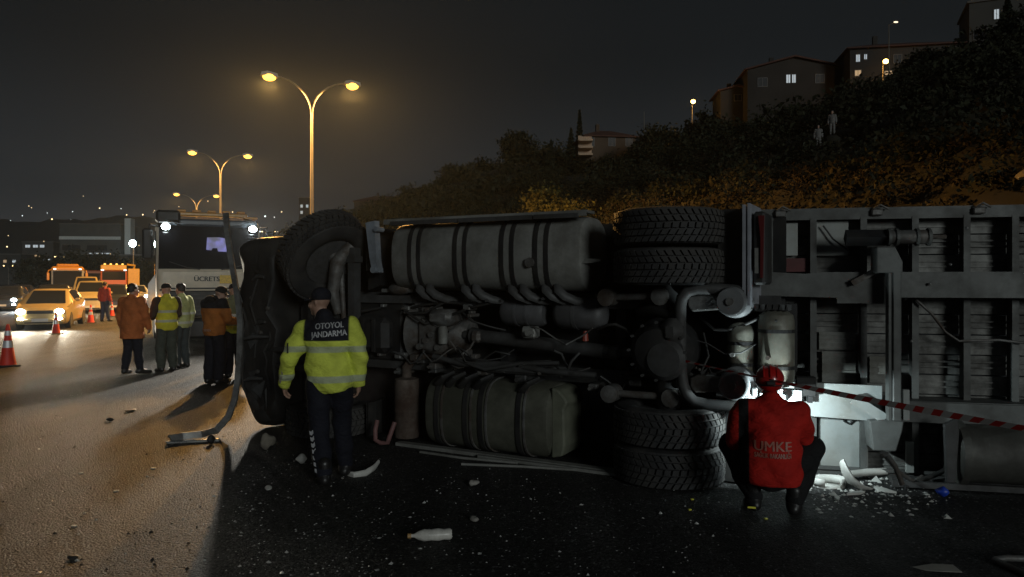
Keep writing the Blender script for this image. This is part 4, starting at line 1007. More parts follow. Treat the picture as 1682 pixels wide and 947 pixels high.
def surfnet(f, lo, hi, h):
    ax = [np.arange(lo[i], hi[i]+h, h) for i in range(3)]
    P = np.stack(np.meshgrid(*ax, indexing='ij'), -1); v = f(P); n = [k-1 for k in v.shape]
    acc = np.zeros((*n, 3)); cnt = np.zeros(n)
    sl = lambda a, o: a[o[0]:o[0]+n[0], o[1]:o[1]+n[1], o[2]:o[2]+n[2]]
    for axis in range(3):
        for u in (0, 1):
            for w in (0, 1):
                o0 = [0,0,0]; o0[(axis+1)%3] = u; o0[(axis+2)%3] = w; o1 = list(o0); o1[axis] += 1
                va, vb = sl(v, o0), sl(v, o1); m = (va < 0) != (vb < 0)
                t = va[m]/(va[m]-vb[m]); p = np.tile(np.array(o0, float), (m.sum(), 1)); p[:,axis] += t
                acc[m] += p; cnt[m] += 1
    act = cnt > 0; idx = -np.ones(n, int); idx[act] = np.arange(act.sum())
    V = (np.argwhere(act)+acc[act]/cnt[act][:,None])*h+np.array(lo)
    Fs = []
    s = v < 0
    for a in range(3):
        b, c = (a+1)%3, (a+2)%3
        sA = np.take(s, range(s.shape[a]-1), a); sB = np.take(s, range(1, s.shape[a]), a)
        I = np.argwhere(sA != sB); ok = (I[:,b] > 0) & (I[:,b] < s.shape[b]-1) & (I[:,c] > 0) & (I[:,c] < s.shape[c]-1); I = I[ok]
        if not len(I): continue
        fl = sA[tuple(I.T)]
        def C(db, dc): J = I.copy(); J[:,b] += db; J[:,c] += dc; return idx[tuple(J.T)]
        q = np.stack([C(-1,-1), C(0,-1), C(0,0), C(-1,0)], 1); q[~fl] = q[~fl][:,::-1]; Fs.append(q)
    return V, np.concatenate(Fs)
def cloth_mat(name, col, bands=(), rough=.85, yoke=None, side=None):
    """woven cloth in person-space; bands = (z0, z1, colour) rings, yoke = (z0, half-width, colour) over the shoulders"""
    if name in MATS: return MATS[name]
    m = bpy.data.materials.new(name); m.use_nodes = True; n = m.node_tree.nodes; l = m.node_tree.links; b = n['Principled BSDF']
    t = n.new('ShaderNodeTexCoord'); se = n.new('ShaderNodeSeparateXYZ'); l.new(t.outputs['Object'], se.inputs[0])
    nz = n.new('ShaderNodeTexNoise'); nz.inputs['Scale'].default_value = 9; nz.inputs['Detail'].default_value = 5; l.new(t.outputs['Object'], nz.inputs['Vector'])
    mr = n.new('ShaderNodeMapRange'); mr.inputs['From Min'].default_value = .3; mr.inputs['From Max'].default_value = .7; mr.inputs['To Min'].default_value = .78; mr.inputs['To Max'].default_value = 1.15; l.new(nz.outputs['Fac'], mr.inputs['Value'])
    def step(src, z0, z1, soft=.004):
        a = n.new('ShaderNodeMapRange'); a.inputs['From Min'].default_value = z0-soft; a.inputs['From Max'].default_value = z0+soft; l.new(src, a.inputs['Value'])
        c = n.new('ShaderNodeMapRange'); c.inputs['From Min'].default_value = z1-soft; c.inputs['From Max'].default_value = z1+soft; c.inputs['To Min'].default_value = 1; c.inputs['To Max'].default_value = 0; l.new(src, c.inputs['Value'])
        mm = n.new('ShaderNodeMath'); mm.operation = 'MULTIPLY'; l.new(a.outputs[0], mm.inputs[0]); l.new(c.outputs[0], mm.inputs[1]); return mm.outputs[0]
    cur = n.new('ShaderNodeRGB'); cur.outputs[0].default_value = (*col, 1); src = cur.outputs[0]
    def over(src, fac, colr):
        mi = n.new('ShaderNodeMix'); mi.data_type = 'RGBA'; l.new(fac, mi.inputs['Factor']); l.new(src, mi.inputs['A']); mi.inputs['B'].default_value = (*colr, 1); return mi.outputs['Result']
    for z0, z1, c in bands: src = over(src, step(se.outputs['Z'], z0, z1), c)
    if yoke:
        ab = n.new('ShaderNodeMath'); ab.operation = 'ABSOLUTE'; l.new(se.outputs['X'], ab.inputs[0])
        mm = n.new('ShaderNodeMath'); mm.operation = 'MULTIPLY'; l.new(step(se.outputs['Z'], yoke[0], 9), mm.inputs[0]); l.new(step(ab.outputs[0], -1, yoke[1], .008), mm.inputs[1])
        src = over(src, mm.outputs[0], yoke[2])
    if side: src = over(src, step(se.outputs['X'], side[1], side[2]), side[0])
    sc = n.new('ShaderNodeVectorMath'); sc.operation = 'SCALE'; l.new(src, sc.inputs[0]); l.new(mr.outputs[0], sc.inputs['Scale']); l.new(sc.outputs[0], b.inputs['Base Color'])
    b.inputs['Roughness'].default_value = rough; b.inputs['Specular IOR Level'].default_value = .3
    n3 = n.new('ShaderNodeTexNoise'); n3.inputs['Scale'].default_value = 14; n3.inputs['Detail'].default_value = 4; n3.inputs['Distortion'].default_value = .8
    mp = n.new('ShaderNodeMapping'); mp.inputs['Scale'].default_value = (1, 1, 1.8); l.new(t.outputs['Object'], mp.inputs['Vector']); l.new(mp.outputs[0], n3.inputs['Vector'])
    bp = n.new('ShaderNodeBump'); bp.inputs['Strength'].default_value = .55; bp.inputs['Distance'].default_value = .03; l.new(n3.outputs['Fac'], bp.inputs['Height']); l.new(bp.outputs[0], b.inputs['Normal'])
    MATS[name] = m; return m
M_skin = mat('skin', (0.42,0.25,0.18), .55, var=.12, scale=20)
M_hair = mat('dark_hair', (0.018,0.014,0.012), .6, var=.4, scale=60, bump=.5, bscale=120)
M_boot = mat('black_leather', (0.015,0.014,0.014), .4, var=.3, bump=.2)
M_eye = mat('eye_dark', (0.02,0.015,0.012), .2)
REFL = (0.50,0.50,0.52)
A3 = lambda *v: np.array(v, float)
STAND = dict(head=A3(0,.03,1.645), neck=A3(0,0,1.47), chest=A3(0,0,1.33), belly=A3(0,.01,1.10), pelvis=A3(0,0,.95),
    shL=A3(-.185,0,1.42), elL=A3(-.255,-.03,1.14), wrL=A3(-.27,.06,.89), haL=A3(-.265,.09,.79),
    shR=A3(.185,0,1.42), elR=A3(.255,-.03,1.14), wrR=A3(.27,.06,.89), haR=A3(.265,.09,.79),
    hpL=A3(-.09,0,.92), knL=A3(-.11,.03,.50), anL=A3(-.12,-.02,.09), toL=A3(-.14,.15,.035),
    hpR=A3(.09,0,.92), knR=A3(.11,.03,.50), anR=A3(.12,-.02,.09), toR=A3(.14,.15,.035), look=A3(0,1,0))
def person(label, loc, yaw, J=None, scale=1.0, res=.014, top=None, top_hem=.84, top_inf=.035, legs=None, hat=None, hat_kind='hair', over=None, bulk=1.0, group=None, hood=False, shoes=None, trou_flare=1.0, name='person', fold=1.0):
    j = dict(STAND); j.update(J or {})
    t = thing(name, label, 'person', loc, yaw, group); t.scale = (scale,)*3
    lk = j['look']/np.linalg.norm(j['look']); up = A3(0,0,1); rt = np.cross(lk, up); rt /= np.linalg.norm(rt); hu = np.cross(rt, lk)
    hd = j['head']; hp = lambda r, f, u: hd+rt*r+lk*f+hu*u
    B = SDF()
    # trunk and limbs under the clothes
    B.cap(j['chest']+A3(-.08,0,.03), j['chest']+A3(.08,0,.03), .105, .105, .8); B.chain([j['chest'], j['belly'], j['pelvis']], [.125,.12,.125], .8)
    B.cap(j['neck']-A3(0,.01,.06), hd+A3(0,-.02,-.06), .062, .055)
    for s in 'LR':
        B.chain([j['sh'+s], j['el'+s], j['wr'+s]], [.052,.042,.028]); B.chain([j['hp'+s], j['kn'+s], j['an'+s]], [.088,.058,.042]); B.cap(j['an'+s], j['to'+s], .042, .032)
    # head
    B.ell(hp(0,-.012,.035), (.078,.098,.095)); B.ell(hp(0,.03,-.035), (.058,.066,.082)); B.cap(hp(0,.075,-.095), hp(0,.062,-.07), .026, .04, k=.02)
    B.cap(hp(0,.093,.022), hp(0,.118,-.022), .009, .015, k=.012); B.cap(hp(-.035,.082,.036), hp(.035,.082,.036), .013, .013, k=.014)
    for s in (-1, 1): B.ell(hp(s*.031,.096,.016), (.015,.012,.009), sub=True); B.ell(hp(s*.079,-.012,.0), (.012,.024,.032), k=.008); B.ell(hp(s*.038,.07,-.03),(.028,.03,.026), k=.02)
    B.cap(hp(-.02,.092,-.058), hp(.02,.092,-.058), .008, .008, k=.006); B.cap(hp(-.016,.09,-.07), hp(.016,.09,-.07), .008, .008, k=.006)
    # hands: palm, four unequal fingers and a side thumb, slightly curled
    for s, sg in (('L', -1), ('R', 1)):
        w_, h_ = j['wr'+s], j['ha'+s]; d = h_-w_; ln = np.linalg.norm(d); d = d/ln
        fwd = j.get('pf'+s, A3(0,1,0)); fwd = fwd-d*(fwd@d); fwd /= np.linalg.norm(fwd); nr = np.cross(d, fwd)*(-sg)   # towards the body
        pc = w_+d*.075; B.cap(w_+d*.02-fwd*.004, pc, .026, .024, k=.02)
        for q, (o, L_) in enumerate(((.030,.070),(.010,.082),(-.010,.076),(-.029,.060))):
            a0 = w_+d*.085+fwd*o; B.cap(w_+d*.04+fwd*o*.7, a0, .014, .0115, k=.012)
            a1 = a0+d*L_*.45+nr*.008; a2 = a1+d*L_*.34+nr*.020; a3 = a2+d*L_*.16+nr*.022
            B.chain([a0, a1, a2, a3], [.0105,.0098,.009,.0078], k=.006)
        b0 = w_+d*.03+fwd*.026; b1 = b0+d*.032+fwd*.026+nr*.008; b2 = b1+d*.034+fwd*.010+nr*.012
        B.chain([b0, b1, b2], [.015,.0115,.009], k=.01)
    if not hasattr(person, 'bodies'): person.bodies = 0
    allp = np.stack([v for k, v in j.items() if k not in ('look','pfL','pfR')]); lo = allp.min(0)-A3(.24,.26,.08); hi = allp.max(0)+A3(.24,.26,.2)
    def mk(nm, f, m, l=None, h=None, rs_=res):
        V, Fc = surfnet(f, lo if l is None else l, hi if h is None else h, rs_); o = np_obj(nm, V, Fc, m, t); o.data.shade_smooth(); return o
    mk('body', lambda P: B.ev(P), M_skin)
    rn = lambda P, s_: .5*np.sin(P[...,2]*31*s_+2.3*np.sin(P[...,0]*17)+1.7*np.sin(P[...,1]*13))+.5*np.sin(P[...,0]*26*s_+P[...,2]*14+1.1*np.sin(P[...,2]*23))
    # trousers
    T = SDF(); T.chain([j['belly']-A3(0,0,.05), j['pelvis']], [.115*bulk,.128*bulk], .82)
    for s in 'LR': T.chain([j['hp'+s], j['kn'+s]*.5+j['hp'+s]*.5, j['kn'+s], j['kn'+s]*.45+j['an'+s]*.55, j['an'+s]+A3(0,0,.03)], [.112,.10,.085*trou_flare,.08*trou_flare,.068*trou_flare], 1, .03)
    mk('trousers', lambda P: np.maximum(T.ev(P)-.004*rn(P, .8), -(P[...,2]-.075)), legs)
    for s in 'LR':
        S = SDF(); an, to = j['an'+s], j['to'+s]; S.cap(an+A3(0,0,.10), an, .06, .055); S.cap(an-A3(0,.0,.03), to, .052, .042, k=.04); S.cap(an+(an-to)*A3(.25,.25,0)-A3(0,0,.035), an, .042, .05)
        mk('boot', lambda P: np.maximum(S.ev(P), -(P[...,2]-.004)), shoes or M_boot, A3(min(an[0],to[0])-.1, min(an[1],to[1])-.16, -.06), A3(max(an[0],to[0])+.1, max(an[1],to[1])+.12, .34))
    # jacket
    K = SDF(); K.cap(j['shL']*.8+j['shR']*.2-A3(0,0,.02), j['shR']*.8+j['shL']*.2-A3(0,0,.02), .085*bulk, .085*bulk, .95, .05)
    K.cap(j['chest']+A3(-.075,0,.0), j['chest']+A3(.075,0,.0), .125*bulk, .125*bulk, .85, .05); K.cap(j['belly']+A3(-.055,0,0), j['belly']+A3(.055,0,0), .125*bulk, .125*bulk, .88, .05)
    K.cap(j['pelvis']+A3(-.06,0,.0), j['pelvis']+A3(.06,0,.0), .125*bulk, .125*bulk, .9, .05); K.chain([j['chest'], j['belly'], j['pelvis']], [.14*bulk,.14*bulk,.14*bulk], .85, .05)
    K.cap(j['neck']-A3(0,.01,.05), j['neck']+A3(0,-.005,.035), .082, .075, 1, .03)
    if not callable(top_hem) and top_hem < .8:
        K.chain([j['pelvis'], j['pelvis']-A3(0,0,.25)], [.17*bulk,.19*bulk], .85, .05)
    slv = SDF()
    for s in 'LR': slv.chain([j['sh'+s], j['el'+s]*.5+j['sh'+s]*.5, j['el'+s], j['el'+s]*.4+j['wr'+s]*.6, j['wr'+s]], [.082*bulk,.074*bulk,.066,.060,.052], 1, .03)
    if not (over and over.get('sleeves') is not None): K.pr += slv.pr
    hemz = (lambda P: top_hem) if not callable(top_hem) else top_hem
    jf = lambda P: np.maximum(K.ev(P, top_inf-.03)-.006*fold*rn(P, 1), hemz(P)-P[...,2])
    mk('jacket', jf, top)
    if over and over.get('sleeves') is not None: mk('sleeves', lambda P: slv.ev(P, top_inf-.035)-.005*rn(P, 1), over['sleeves'])
    if hood:
        Hd = SDF(); Hd.ell(j['neck']+A3(0,-.09,.03), (.12,.07,.07)); mk('hood', lambda P: Hd.ev(P), top if hood is True else hood)
    # hair, cap or helmet
    if hat_kind == 'hair':
        Hh = SDF(); Hh.ell(hp(0,-.02,.045), (.088,.106,.098)); Hh.ell(hp(0,-.055,-.02), (.074,.06,.075))
        mk('hair', lambda P: np.maximum(Hh.ev(P)-.004*np.sin(P[...,0]*150)*np.sin(P[...,1]*130), .25*((P-hd)@lk)-.55*((P-hd)@hu)-.004+.25*np.maximum((P-hd)@lk, 0)), hat or M_hair)
    elif hat_kind == 'cap':
        Hh = SDF(); Hh.ell(hp(0,-.012,.058), (.092,.112,.082)); 
        mk('cap', lambda P: np.maximum(Hh.ev(P), -((P-hd)@hu)+.018), hat)
        Hv = SDF(); Hv.cap(hp(-.045,.10,.028), hp(.045,.10,.028), .045, .045); mk('cap_visor', lambda P: np.maximum(Hv.ev(P), np.abs((P-hd)@hu-.026+.12*((P-hd)@lk-.1))-.008), hat)
    elif hat_kind == 'helmet':
        Hh = SDF(); Hh.ell(hp(0,-.005,.045), (.112,.132,.115))
        o = mk('helmet', lambda P: np.maximum(Hh.ev(P), -((P-hd)@hu)-.03+.25*((P-hd)@lk)), hat)
        Hb = SDF(); Hb.ell(hp(0,-.005,.045), (.116,.136,.119)); mk('helmet_band', lambda P: np.maximum(np.maximum(Hb.ev(P), np.abs((P-hd)@hu-.02-.2*((P-hd)@lk))-.008), -9+0*P[...,0]), M_plastic)
    for s in (-1, 1):
        e_ = MB().ell(hp(s*.031,.082,.016), (.012,.012,.012), 8, 6).obj('eye', M_eye, t, 60)
    t2 = t; return t, jf, j
def lettering(t, jf, lines, m, x0, name='lettering'):
    """print on the back of a jacket: each glyph vertex laid onto the cloth"""
    for body, size, zc, sx, rot in lines:
        vs, fs = text_mesh(body, size, size*.025, sx)
        bm = bmesh.new(); lay = [.0015*(i*3//len(vs)) for i in range(len(vs))]; bv = [bm.verts.new((v[0], lay[i], v[1])) for i, v in enumerate(vs)]
        for f in fs:
            try: bm.faces.new([bv[i] for i in f])
            except ValueError: pass
        bmesh.ops.subdivide_edges(bm, edges=[e for e in bm.edges if e.calc_length() > .03], cuts=1)
        ca, sa = math.cos(rot), math.sin(rot)
        hl = [v.co.y for v in bm.verts]
        for v in bm.verts: v.co = (x0+v.co.x*ca-v.co.z*sa, 0, zc+v.co.x*sa+v.co.z*ca)
        P = np.array([tuple(v.co) for v in bm.verts]); y = np.full(len(P), -.45)
        for _ in range(60):
            P[:,1] = y; y += np.clip(jf(P)*.6, -.02, .05)
        for v, yy, h_ in zip(bm.verts, y, hl): v.co.y = yy-.004-h_
        me = bpy.data.meshes.new(name); bm.to_mesh(me); bm.free(); me.materials.append(m)
        o = bpy.data.objects.new(name, me); COL.objects.link(o); o.parent = t
def limb_stripe(t, a, b, r, w, n, m, side):
    """a line of reflective chevrons down the outside of a limb"""
    a, b = Vector(a), Vector(b); d = (b-a)/n
    bm = MB()
    for k in range(n):
        p = a+d*k; q = a+d*(k+.62); o = Vector(side)*r; tn = d.normalized().cross(Vector(side)).normalized()*w
        bm.add([p+o+tn, p+o+d*.25, p+o-tn, q+o-tn, q+o+d*.25, q+o+tn], [(0,1,4,5),(1,2,3,4)])
    return bm.obj('reflective_stripe', m, t)
M_refl = mat('reflective_tape', (0.62,0.62,0.64), .35, .3, var=.15)
M_print = mat('reflective_print', (0.40,0.40,0.41), .5, .1, var=.5, scale=30)
NAVY = (0.012,0.013,0.020)
M_darktrou = cloth_mat('navy_trousers', (0.011,0.012,0.020))
HV = (0.72,0.80,0.11)
YEL = (0.62,0.55,0.04)
# the officer in front
M_off = cloth_mat('hi_vis_officer_jacket', HV, [(1.195,1.25,(0.50,0.55,0.33)), (.925,.985,(0.50,0.55,0.35))], yoke=(1.30,.20,NAVY))
off, jf, oj = person('officer in yellow-green jacket with dark shoulders walking beside the overturned truck', (-1.67, 6.62, 0), R(6),
    dict(head=A3(-.075,.06,1.64), neck=A3(-.03,.01,1.47), pelvis=A3(.03,0,.95), hpR=A3(.12,0,.92), shL=A3(-.205,.03,1.385), elL=A3(-.345,.02,1.13), wrL=A3(-.40,.14,.90), haL=A3(-.415,.18,.81), shR=A3(.20,0,1.41), elR=A3(.285,-.02,1.14), wrR=A3(.27,.06,.90), haR=A3(.262,.1,.80),
         hpL=A3(-.085,0,.92), knL=A3(-.075,.0,.50), anL=A3(.0,-.20,.125), toL=A3(-.03,-.03,.035), knR=A3(.10,.20,.53), anR=A3(.13,.24,.09), toR=A3(.16,.42,.035), look=A3(-.85,.45,-.05)),
    res=.0085, top=M_off, top_hem=lambda P: .80+.16*P[...,0]+.02, legs=M_darktrou, hat=cloth_mat('navy_cap', NAVY), hat_kind='cap', bulk=1.16, fold=1.5)
lettering(off, jf, (('OTOYOL', .074, 1.435, .80, .07), ('JANDARMA', .074, 1.362, .80, .07)), M_print, .03)
MB().box((-.345,-.075,1.19),(-.335,.035,1.28)).obj('sleeve_badge', mat('badge_black', (.01,.01,.01), .6), off)
limb_stripe(off, (-.135,-.075,.50), (-.055,-.245,.15), 0.0, .02, 7, M_refl, (-.4,-.9,0))
limb_stripe(off, (-.40,.0,1.02), (-.44,.08,.90), 0.0, .018, 3, M_refl, (-.8,-.6,0))
# the crouching rescuer with a torch
M_red = cloth_mat('red_rescue_jacket', (0.48,0.016,0.010), side=((.01,.01,.011), -.245, -.17))
P_r = dict(head=A3(.0,.19,.995), neck=A3(.0,.11,.83), chest=A3(0,.06,.72), belly=A3(0,-.03,.50), pelvis=A3(0,-.07,.36),
    shL=A3(-.19,.08,.78), elL=A3(-.255,.12,.54), wrL=A3(-.16,.34,.50), haL=A3(-.08,.41,.50), shR=A3(.19,.08,.78), elR=A3(.25,.20,.58), wrR=A3(.16,.32,.64), haR=A3(.10,.40,.70),
    hpL=A3(-.10,-.03,.34), knL=A3(-.31,.26,.48), anL=A3(-.13,.02,.11), toL=A3(-.17,.20,.035), hpR=A3(.10,-.03,.34), knR=A3(.33,.24,.50), anR=A3(.17,.02,.10), toR=A3(.21,.20,.035), look=A3(.10,1,-.10))
res_, jr, rj = person('rescuer in red jacket and red helmet crouching with a torch at the rear wheels', (2.03, 5.72, 0), R(-16), P_r, res=.0085, top=M_red, top_hem=lambda P: .275+.10*(P[...,1]+.1)**1*0+0*P[...,0], legs=cloth_mat('black_trousers', (.012,.012,.013)), hat=mat('red_helmet', (.42,.012,.010), .3, var=.1, coat=.5), hat_kind='helmet', bulk=1.2, fold=1.6, top_inf=.047)
lettering(res_, jr, (('UMKE', .10, .575, 1.05, 0), ('SAĞLIK BAKANLIĞI', .05, .51, .62, 0)), mat('faded_red_print', (.40,.14,.10), .5, var=.3, scale=40), .0)
hc = Vector(rj['head'])+Vector((0,-.005,.045))
for dx in (-.05, 0, .05):
    w_ = math.sqrt(1-(dx/.112)**2); MB().tube([(hc.x+dx, hc.y+.136*w_*math.cos(R(a)), hc.z+.119*w_*math.sin(R(a))) for a in range(20, 175, 12)], .007, 6).obj('helmet_ridge', MATS['red_helmet'], res_, 60)
MB().box((hc.x-.035,hc.y-.15,hc.z-.03),(hc.x+.035,hc.y-.125,hc.z+.005), bev=.008).obj('helmet_clip', M_plastic, res_)
MB().box((-.03,-.0,0),(.03,.002,.014)).obj('heel_reflector', mat('yellow_reflector', (.85,.8,.1), .3), res_, loc=(-.15,-.115,.075))
# mid-ground group by the white truck
def stand(label, px, py, yaw, J=None, **k):
    w = G(px, py); return person(label, (w.x, w.y, 0), R(yaw), J, **k)
M_orange = cloth_mat('rust_orange_coat', (0.46,0.13,0.035))
o_, jo, _ = stand('person in a long rust-orange coat and dark trousers beside the white truck', 217, 614, -12,
    dict(elR=A3(.26,.05,1.14), wrR=A3(.24,.16,.92), haR=A3(.23,.2,.83), anL=A3(-.13,-.04,.09), toL=A3(-.15,.12,.035), anR=A3(.16,.02,.09), toR=A3(.26,.18,.035), look=A3(.3,1,0)), top=M_orange, top_hem=.70, legs=M_darktrou, bulk=1.22, scale=1.0, res=.013)
M_vest = cloth_mat('yellow_vest', YEL, [(1.0,1.05,(.45,.45,.33)), (1.19,1.24,(.45,.45,.33))])
o_, _, _ = stand('person in yellow safety vest over dark sleeves, dark cap, grey trousers', 274, 610, 48,
    dict(elL=A3(-.25,.04,1.16), wrL=A3(-.16,.26,1.08), haL=A3(-.10,.33,1.10), elR=A3(.25,.05,1.16), wrR=A3(.15,.27,1.05), haR=A3(.09,.34,1.06), look=A3(0,1,-.25)), top=M_vest, top_hem=.83, legs=cloth_mat('grey_trousers', (.055,.062,.05)), over=dict(sleeves=cloth_mat('brown_sleeves', (.05,.03,.02))), hat=cloth_mat('black_cap', (.012,.011,.011)), hat_kind='cap', bulk=1.18, trou_flare=1.15, res=.013)
o_, _, _ = stand('bareheaded person in pale green-yellow jacket close behind the yellow vest', 298, 604, 70,
    dict(elL=A3(-.25,.04,1.16), wrL=A3(-.18,.22,1.04), haL=A3(-.13,.3,1.05), look=A3(.2,1,-.1)), top=cloth_mat('pale_hi_vis', (.50,.52,.22), [(1.12,1.17,(.6,.6,.5)), (.93,.98,(.6,.6,.5))]), top_hem=.84, legs=cloth_mat('blue_grey_trousers', (.05,.06,.062)), bulk=1.12, res=.013)
M_ov = cloth_mat('orange_vest_dark_top', (0.50,0.17,0.035), [(1.345,9,(.014,.014,.018))])
ov, jv, vj = stand('officer in orange vest and dark hood, bowed head, by the overturned cab', 352, 630, -25,
    dict(head=A3(.05,.10,1.60), elR=A3(.27,.06,1.15), wrR=A3(.24,.27,1.10), haR=A3(.22,.35,1.12), elL=A3(-.24,.05,1.15), wrL=A3(-.1,.26,1.08), haL=A3(-.03,.33,1.1), look=A3(.75,.6,-.35)), top=M_ov, top_hem=.86, legs=M_darktrou, hat=cloth_mat('black_cap', (.012,.011,.011)), hat_kind='cap', bulk=1.2, hood=cloth_mat('black_cap', (.012,.011,.011)), trou_flare=1.25, res=.012)
limb_stripe(ov, (.17,-.02,.52), (.17,-.05,.16), .0, .016, 7, M_refl, (.6,-.8,0))
b = MB()
for k in range(5): b.add([(-.02+.035*k,-.215,.985),(.0+.035*k,-.22,.965),(-.02+.035*k,-.215,.945),(-.01+.035*k,-.216,.945),(.01+.035*k,-.221,.965),(-.01+.035*k,-.216,.985)], [(0,1,4,5),(1,2,3,4)])
b.obj('reflective_stripe', M_refl, ov)
gg, _, _ = stand('capped officer in yellow-grey jacket half hidden between orange vest and cab', 385, 620, 35,
    dict(elL=A3(-.26,.06,1.16), wrL=A3(-.2,.26,1.06), haL=A3(-.15,.34,1.07), elR=A3(.26,.06,1.16), wrR=A3(.2,.26,1.06), haR=A3(.15,.34,1.07), look=A3(.1,1,-.3)), top=cloth_mat('grey_hi_vis', (.20,.22,.12), [(1.16,1.21,(.6,.62,.55)), (.84,.99,(.50,.58,.05))]), top_hem=.84, legs=M_darktrou, hat=cloth_mat('black_cap', (.012,.011,.011)), hat_kind='cap', bulk=1.14, trou_flare=1.2, res=.013)
limb_stripe(gg, (-.2,.05,.85), (-.2,-.02,.16), .0, .016, 10, M_refl, (-.8,-.6,0))
stand('person in red jacket and jeans among the queue of cars', 172, 528, -10, dict(anL=A3(-.10,-.06,.09), toL=A3(-.12,.1,.035), anR=A3(.14,.08,.09), toR=A3(.16,.25,.035)), top=cloth_mat('dull_red_jacket', (.34,.06,.045)), top_hem=.9, legs=cloth_mat('jeans', (.05,.065,.10)), bulk=1.05, res=.022)
for px, py, d, lab, yaw in ((1344, 246, 52, 'figure in pale overalls standing on the dark hillside', 160), (1367, 222, 52.5, 'second pale figure half hidden in scrub, uphill of the first', 150)):
    w = W(px, py, d); pl = mat('pale_overall', (.15,.145,.14), .8, var=.15)
    person(lab, (w.x, w.y, w.z), R(yaw), None, top=pl, top_hem=.84, legs=pl, bulk=1.1, res=.03, hat=pl, hat_kind='hair', group='pale figures on the hill')
    kb = MB(); kb.ell((0,0,0),(.7,.6,.5), 12, 7); o = kb.obj('rock_ledge', M_earth, None, 60, loc=(w.x, w.y, w.z-.48)); tag(o, 'rounded ledge under the pale figure %s' % ('nearest the road' if px < 1350 else 'farther uphill'), 'rock')
# torch in the rescuer's hand
hand = Matrix.Rotation(R(-16), 4, 'Z') @ Vector((.10,.40,.70)); tl = Vector((2.03,5.72,0))+hand+Vector((0,.02,.03))
aim = Vector((2.40, 6.95, .82)); dv = (aim-tl).normalized()
t = thing('torch', 'black hand torch held by the crouching rescuer, lighting the trailer', 'torch', tl)
MB().tube([-dv*.09, dv*.02, dv*.05, dv*.09], [.016,.016,.026,.026], 14).obj('torch_body', M_plastic, t, 50)
MB().tube([dv*.091, dv*.094], [.022,.022], 14).obj('torch_lens', emit('torch_lens', (.8,.97,1), 60), t)
light('torch_light', 'SPOT', dv*.12, 58, (.80,.97,1.0), t, .02, dv*2, 176, .35)
